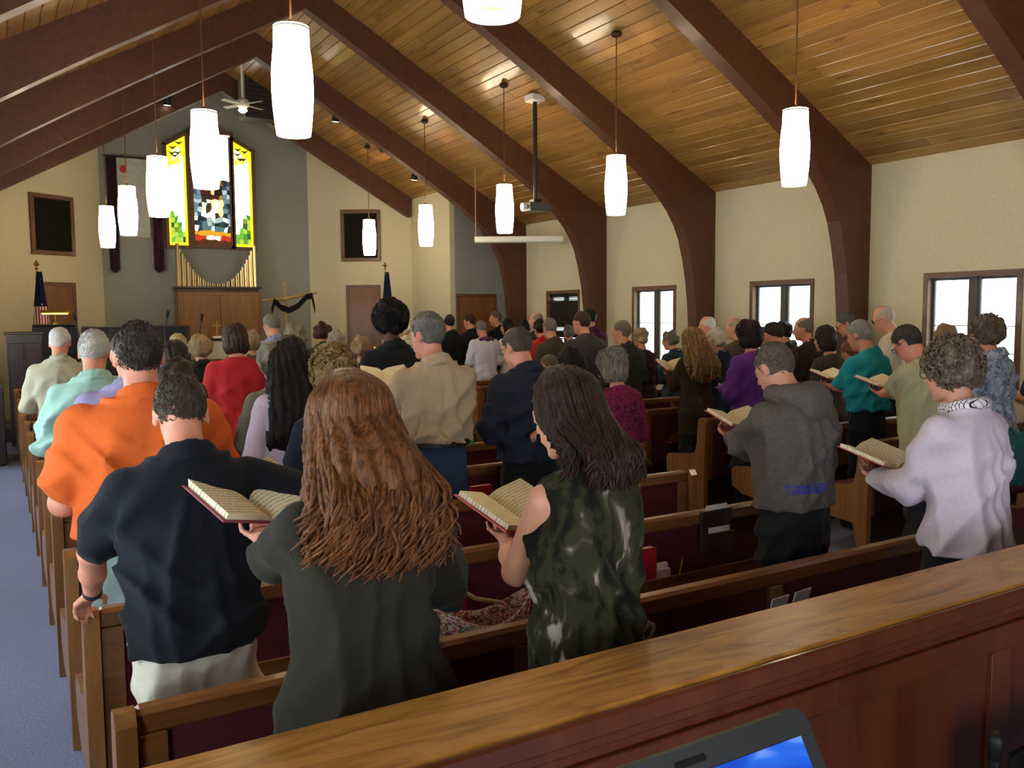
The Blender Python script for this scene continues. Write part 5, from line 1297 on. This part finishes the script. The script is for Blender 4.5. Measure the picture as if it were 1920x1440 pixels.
# ---- right block
person(1430, 612, 7.45, 'grey-haired person behind the woman in purple', hair='short', hc=SALT, shirt='#4a3c34', bow=14, turn=40)
person(1450, 604, 6.5, 'dark-haired person, face turned left, by the second window', hair='short', hc=('#1c1210', '#35231e'), shirt='#2a2622', bow=26, turn=46, hs=1.05)
person(1467, 599, 7.25, 'person with black hair in pale floral top by the second window', fem=True, hair='curly', hc=('#101014', '#22222a'), shirt='#6c7c78', bow=18, turn=20, hs=.88)
person(1506, 594, 6.48, 'balding man in profile in dark brown jacket before the second window', hair='thin', hc=('#5a5048', '#7a6e64'), shirt='#35271d', bow=10, face=14, turn=26, skin='#d09278')
person(1546, 610, 5.65, 'woman with dark brown bob in taupe jacket', fem=True, hair='bob', hc=('#1e1512', '#36281f'), shirt='#423a30', hem=.76, bow=10, turn=8, hs=.95, collar=False, name_shirt='jacket')
person(1586, 583, 6.45, 'man with grey hair and glasses in profile left of the arch foot', hair='short', hc=SALT, shirt='#4a4c50', bow=28, face=14, turn=30, extra=('glasses',), skin='#d29a80')
person(1657, 572, 5.75, 'bald man with glasses in cream shirt by the nearest arch', hair='thin', hc=('#b0a090', '#c8b8a8'), shirt='#d6cab0', bow=26, face=16, turn=28, extra=('glasses',), skin='#d8a084')
person(1612, 599, 4.8, 'man with white crew cut in teal shirt', wd=1.08, hair='short', hc=('#7a746c', '#aaa49a'), shirt='#1d8a94', sleeve='short', hem=1.0, bow=18, turn=12, pants='#14151c', skin='#cc8a70', fold=.010, book=(1560, 712, 5.2), fuzz=400)
person(1702, 608, 3.88, 'man with dark grey hair bowed over a hymnal in khaki short-sleeved shirt', wd=1.14, hair='short', hc=('#2e2824', '#544a42'), shirt='#b3a986', sleeve='short', hem=.82, bow=40, lean=9, turn=6, pants='#26262c', skin=PINK, extra=('glasses',), fold=.012, belly=.03, book=(1650, 728, 4.28), fuzz=400)
person(1771, 602, 4.76, 'person with sandy grey hair before the nearest window', fem=True, hair='curly', hc=('#6a5a44', '#988468'), shirt='#8a8478', bow=12, hs=.88)
person(1848, 588, 3.86, 'woman with grey-brown curls in blue floral blouse by the nearest window', fem=True, wd=1.14, hair='curly', hc=('#40342c', '#75675a'), smat=M_floral, sleeve='three', hem=.70, bow=8, pants='#15161c', name_shirt='blouse', fold=.010, fuzz=300)
person(1955, 590, 3.86, 'person at the right edge with folded bare arm and navy skirt', fem=True, wd=1.15, hair='curly', hc=BROWN, shirt='#26304c', sleeve='short', hem=.7, bow=14, pants='#15161c', skin='#c98c6c')
person(1592, 640, 5.7, 'child with reddish hair beside the man in teal', hair='short', hc=('#5a3420', '#7a4a2e'), shirt='#6a6058', bow=16)

# ------------------------------------------------------------------ hymnals
def page_mat():
    m, n, l, b = newmat('hymnal_page'); mp = coords(n, l, (1, 1, 1)); sp = n.new('ShaderNodeSeparateXYZ'); l.new(mp.outputs[0], sp.inputs[0])
    wv = n.new('ShaderNodeTexWave'); wv.bands_direction = 'Y'; wv.inputs['Scale'].default_value = 24; wv.inputs['Distortion'].default_value = .0; l.new(mp.outputs[0], wv.inputs[0])
    ms = coords(n, l, (260, 60, 1)); nz = noise(n, l, ms, 1.0, 2)
    mm = n.new('ShaderNodeMath'); mm.operation = 'MULTIPLY'; l.new(wv.outputs[1], mm.inputs[0]); l.new(nz.outputs[0], mm.inputs[1])
    r = ramp(n, [(.34, '#e6dcbc'), (.5, '#a89f86')]); l.new(mm.outputs[0], r.inputs[0]); l.new(r.outputs[0], b.inputs['Base Color']); b.inputs['Roughness'].default_value = .85
    return m
M_page = page_mat(); M_cover = plain('#b3292e', .45); M_cover2 = plain('#8e3040', .5)
def hymnal(cx, cy, Y, yaw, pitch, label, open_=.25, size=1., cover=None):
    P = onY(cx, cy, Y); o = empty('hymnal', P, math.radians(yaw)); o.rotation_euler = (math.radians(pitch), 0, math.radians(yaw)); o.scale = (size,) * 3
    W, Hh = .155, .23
    for sd_, nm in ((-1, 'left'), (1, 'right')):
        a = open_ * sd_
        c = MB().box(0 if sd_ > 0 else -W, W if sd_ > 0 else 0, -Hh / 2, Hh / 2, -.004, 0, .001).build('cover', cover or M_cover, o); c.rotation_euler = (0, -a, 0)
        def pg(u, v, sd_=sd_): x = u * (W - .012) * sd_; return (x, (v - .5) * (Hh - .016), .004 + .016 * math.sin(min(1, u * 3) * 1.57) * (1 - .25 * u))
        g = MB().grid(pg, 12, 4); g2 = [(p[0], p[1], .0005) for p in g.v]; nV = len(g.v); f2 = [tuple(i + nV for i in f[::-1]) for f in g.f]; g.v += g2; g.f += f2
        edge = [i for i in range(13)]; 
        for row in (0, 4):
            for i in range(12): a0 = row * 13 + i; g.f.append((a0, a0 + 1, a0 + 1 + nV, a0 + nV))
        for j in range(4): a0 = j * 13 + 12; g.f.append((a0, a0 + 13, a0 + 13 + nV, a0 + nV))
        pgo = g.build('page_block', M_page, o, auto=True); pgo.rotation_euler = (0, -a, 0)
    tag(o, label, 'book', 'red hymnals held open'); return o
hymnal(462, 938, 2.62, 22, 22, 'open hymnal held between the black polo and the auburn-haired woman', size=1.18, cover=M_cover2)
hymnal(958, 965, 2.40, 16, 20, 'open red hymnal held by the woman in camouflage top', size=1.06)
hymnal(1640, 862, 2.50, 8, 16, 'open red hymnal held by the woman in lavender', size=1.0)
hymnal(1385, 793, 3.30, -6, 16, 'open red hymnal left of the grey hooded sweatshirt')
hymnal(722, 716, 4.95, -10, 34, 'open red hymnal held by the man in beige')
hymnal(1262, 690, 6.85, -6, 24, 'open red hymnal held by the woman in brown jacket', size=1.1)
hymnal(1648, 722, 4.28, -6, 14, 'open red hymnal held by the bowed man in khaki', size=1.05)
hymnal(1556, 708, 5.2, -4, 16, 'open red hymnal held by the man in teal', size=1.05)
hymnal(1915, 757, 4.15, -4, 16, 'open red hymnal at the right edge of the picture', size=1.05)

# ------------------------------------------------------------------ things in the pew racks and on the seats
def book(loc, rz, size, mat, label, cat='book', tilt=0., grp=None):
    o = empty('closed_book', loc, rz); o.rotation_euler = (tilt, 0, rz); a, b, c = size
    for z0 in (0, b - .003): MB().box(0, a, z0, z0 + .003, 0, c, .001).build('cover', mat, o)
    MB().box(0, .004, 0, b, 0, c, .001).build('spine', mat, o); MB().box(.004, a - .005, .003, b - .003, .004, c - .004).build('page_block', M_paper, o)
    tag(o, label, cat, grp); return o
YBk = 3.166
P = onY(1198, 1040, YBk - .07)
book((P[0] - .085, YBk - .095, .516), 0, (.17, .042, .235), M_red, 'thick red hymnal in the rack right of the camouflage top', grp='hymnals in the pew racks')
book((P[0] - .12, YBk - .05, .516), 0, (.16, .03, .215), plain('#c8c0b0', .6), 'pale book behind the thick red hymnal in the rack', grp='hymnals in the pew racks')
P = onY(845, 1120, YBk - .07)
book((P[0] - .09, YBk - .09, .516), .05, (.16, .04, .225), M_red, 'red hymnal in the rack right of the olive dress', grp='hymnals in the pew racks')
P = onY(885, 862, 4.92 - .07)
book((P[0] - .02, 4.918 - .09, .516), 0, (.16, .04, .225), M_red, 'red hymnal in the rack between the jeans and the navy jacket', grp='hymnals in the pew racks')
P = onY(1241, 1036, YBk - .07); cb_ = empty('card_box', (P[0] - .045, YBk - .09, .516))
MB().box(0, .085, 0, .05, 0, .12, .003).build('box', plain('#d8cfd4', .7), cb_); MB().box(.01, .075, .012, .03, .12, .145).build('cards', M_paper, cb_); MB().box(.02, .065, -.001, 0, .04, .08).build('printed_mark', plain('#a03048', .7), cb_)
tag(cb_, 'white card box with red mark in the pew rack', 'box')
P = onY(1272, 1020, YBk - .07); pc = empty('pencil', (P[0], YBk - .06, .517)); pc.rotation_euler = (0, .25, 0)
MB().tube([(0, 0, 0), (0, 0, .13), (0, 0, .15)], [.005, .005, .001], 6).build('shaft', plain('#b5702a', .5), pc); MB().tube([(0, 0, -.0), (0, 0, .012)], .0052, 6).build('eraser', plain('#c06a6a', .7), pc); tag(pc, 'wooden pencil standing in the pew rack', 'pencil')
P = onY(1345, 985, YBk - .03); cd = empty('card_holder', (P[0] - .1, YBk - .05, P[2] - .13))
MB().box(0, .2, 0, .042, 0, .10, .003).build('lower_pocket', M_darkwood, cd); MB().box(0, .2, .02, .042, .10, .21, .003).build('upper_pocket', M_darkwood, cd)
tag(cd, 'dark wooden card holder on the second pew back', 'holder')
for dz, dy, lb in ((.072, .006, 'pink envelope in the lower pocket of the card holder'), (.18, .024, 'white envelope in the upper pocket of the card holder')):
    e = MB().box(P[0] - .07, P[0] + .07, YBk - .05 + dy, YBk - .05 + dy + .004, P[2] - .13 + dz, P[2] - .13 + dz + .055).build('envelope', plain('#dcd0c4', .8), None); tag(e, lb, 'envelope', 'envelopes on the pew backs')
YA = 2.29
for px_, py_, lb in ((1462, 1128, 'white card lying in the rack of the nearest pew'), (1504, 1115, 'small pale blue card in the rack of the nearest pew')):
    P = onY(px_, py_, YA - .06); e = MB().box(-.05, .05, -.002, .002, -.06, .02).build('card', plain('#d8d4dc', .8)); e.location = (P[0], YA - .06, max(P[2], .56)); e.rotation_euler = (.25, 0, .1); tag(e, lb, 'card', 'cards in the nearest rack')
# floral purse standing on the first pew's seat
P = onY(912, 1160, 2.62); pu_ = empty('floral_purse', (P[0], 2.64, .467), -.15)
M_pfl = patterned('purse_floral', [(.2, '#c03a78'), (.34, '#e8dcd0'), (.5, '#d8c8b8'), (.62, '#7a8a4a'), (.75, '#a83468')], scale=26, kind='voronoi')
def bag(u, v):
    th = u * 2 * math.pi; w_ = .15 + .03 * v; d_ = .07 + .02 * v; z = .34 * v + (.045 * math.cos(2 * th) * v ** 3)
    return (w_ * math.cos(th), d_ * math.sin(th), z)
bg_ = MB().grid(bag, 32, 8); pb = bg_.build('bag_body', M_pfl, pu_, smooth=True); md = pb.modifiers.new('thick', 'SOLIDIFY'); md.thickness = .006
MB().tube([(-.14, 0, .36), (-.11, -.02, .43), (-.04, -.03, .38), (.06, -.02, .35)], .008, 6).build('strap', plain('#b8a878', .7), pu_, smooth=True); MB().grid(lambda u, v: ((u - .5) * .26, (v - .5) * .11, .2), 4, 4).build('lining', plain('#3a2420', .9), pu_)
tag(pu_, 'open floral fabric purse on the pew beside the camouflage top', 'purse')
# teal coat laid over a right-hand pew
tv = Vol((-.35, -.25, .5), (.35, .3, 1.02), .016); tv.ell((0, 0, .89), (.28, .09, .06)); tv.ell((.05, .1, .75), (.24, .06, .16), .05); tv.ell((-.1, -.07, .78), (.15, .05, .13), .05); folds(tv, .016, 31, .85); tv.D = tv.D.astype(np.float32)
tc = link('teal_coat', tv.mesh('teal_coat', fabric('#1f5a5c', .7, 40))); P = onY(1905, 850, 3.36); tc.location = (P[0], 3.36, .02); tag(tc, 'teal coat draped over the pew back at the right edge', 'coat')
# small green tag at the man's hip
P = onY(878, 822, 4.75); gt = empty('green_pouch', P); MB().box(-.035, .035, -.02, .02, -.05, .04, .012).build('pouch', plain('#7d8a4a', .8), gt); MB().tube([(0, 0, .04), (-.05, 0, .09)], .004, 5).build('loop', plain('#5a6238', .8), gt); tag(gt, 'small green pouch at the hip of the man in jeans', 'pouch')

# ------------------------------------------------------------------ sound desk, laptop and a small black speaker at the camera
ZT = 1.36; ZD = 1.125
C1 = onZ(1500, 1321, ZT)          # upper right corner of the lid
lap = empty('laptop', (C1[0] - .19, C1[1], ZD)); LWd = .38; LH = .25; tl_ = math.asin(min(.99, (ZT - ZD - .02) / LH)); rx = -(math.pi / 2 - tl_)
M_lid = plain('#2b2a28', .42); M_bez = plain('#201f1e', .5)
dyb = LH * math.cos(tl_)
lid = MB()
def rrect(w_, h_, r_, n=6):
    pts = []
    for cx_, cy_, a0 in ((w_ / 2 - r_, h_ - r_, 0), (-w_ / 2 + r_, h_ - r_, 90), (-w_ / 2 + r_, r_, 180), (w_ / 2 - r_, r_, 270)):
        for i in range(n + 1): a_ = math.radians(a0 + 90 * i / n); pts.append((cx_ + r_ * math.cos(a_), cy_ + r_ * math.sin(a_)))
    return pts
lid.prism(rrect(LWd, LH, .022), -.004, .006, 'Y'); lo_ = lid.build('lid', M_bez, lap); lo_.location = (0, -dyb, .02); lo_.rotation_euler = (-(math.pi / 2 - tl_), 0, 0)
def screen_mat():
    m, n, l, b = newmat('laptop_screen'); mp = coords(n, l, (6, 1, 9)); t = noise(n, l, mp, 1.3, 2, .4, 1.5)
    r = ramp(n, [(.3, '#0c2a9c'), (.5, '#1650d8'), (.62, '#2a70ee'), (.72, '#8ab0ff')]); l.new(t.outputs[0], r.inputs[0]); b.inputs['Base Color'].default_value = (0, 0, 0, 1)
    l.new(r.outputs[0], b.inputs['Emission Color']); b.inputs['Emission Strength'].default_value = 1.0; b.inputs['Roughness'].default_value = .3; return m
sc_ = MB().box(-LWd / 2 + .022, LWd / 2 - .022, -.0055, -.004, .03, LH - .032).build('screen', screen_mat(), lo_)
MB().box(-.022, .022, -.0052, -.004, LH - .022, LH - .015).build('badge', plain('#0c0c0c', .3), lo_); MB().box(-.15, .15, -.004, -.002, LH - .003, LH).build('lid_edge', plain('#8a8254', .3, .6), lo_)
MB().prism(rrect(LWd, .25, .018), 0, .018, 'Z').build('base', M_lid, lap).location = (0, -dyb - .25, 0); MB().box(-.16, .16, -.12 - dyb, -.02 - dyb, .018, .021).build('keyboard', M_black, lap)
MB().box(-.05, .05, -.21 - dyb, -.14 - dyb, .018, .0195).build('touchpad', M_bez, lap)
tag(lap, 'black laptop with glowing blue screen at the bottom edge', 'laptop')
yd1 = C1[1] - .03
ds = empty('sound_desk', (.95, 0, 0)); MB().box(-.6, .75, yd1 - .55, yd1, ZD - .03, ZD, .006).build('desk_top', M_darkwood, ds)
for x in (-.56, .67): MB().box(x, x + .04, yd1 - .52, yd1 - .03, 0, ZD - .03).build('side_panel', M_darkwood, ds)
tag(ds, 'dark wooden sound desk under the laptop', 'desk')
P = onY(1866, 1378, 1.12); ms = empty('microphone_stand', (P[0], 1.12, 0))
MB().lathe([(.13, 0), (.13, .02), (.02, .04)], 16).build('base', M_black, ms, auto=True); MB().tube([(0, 0, .03), (0, 0, P[2] - .05)], .011, 8).build('stand', M_black, ms); MB().tube([(0, 0, P[2] - .06), (0, 0, P[2] - .01), (-.004, 0, P[2] + .006)], [.016, .02, .012], 10).build('clip', M_black, ms, smooth=True)
tag(ms, 'black stand with a clip at the lower right corner', 'stand')
P = onY(1884, 1394, 1.2); sp_ = empty('floor_loudspeaker', (P[0] + .2, 1.0, 0)); h_ = P[2]
MB().box(-.2, .2, -.2, .2, 0, h_, .03).build('cabinet', M_blackcloth, sp_); MB().box(-.17, .17, -.212, -.2, .1, h_ - .08, .004).build('grille', M_black, sp_); MB().box(-.05, .05, -.02, .02, h_ - .002, h_ + .02, .006).build('carry_handle', M_black, sp_)
tag(sp_, 'black loudspeaker cabinet cut by the lower right corner', 'loudspeaker')
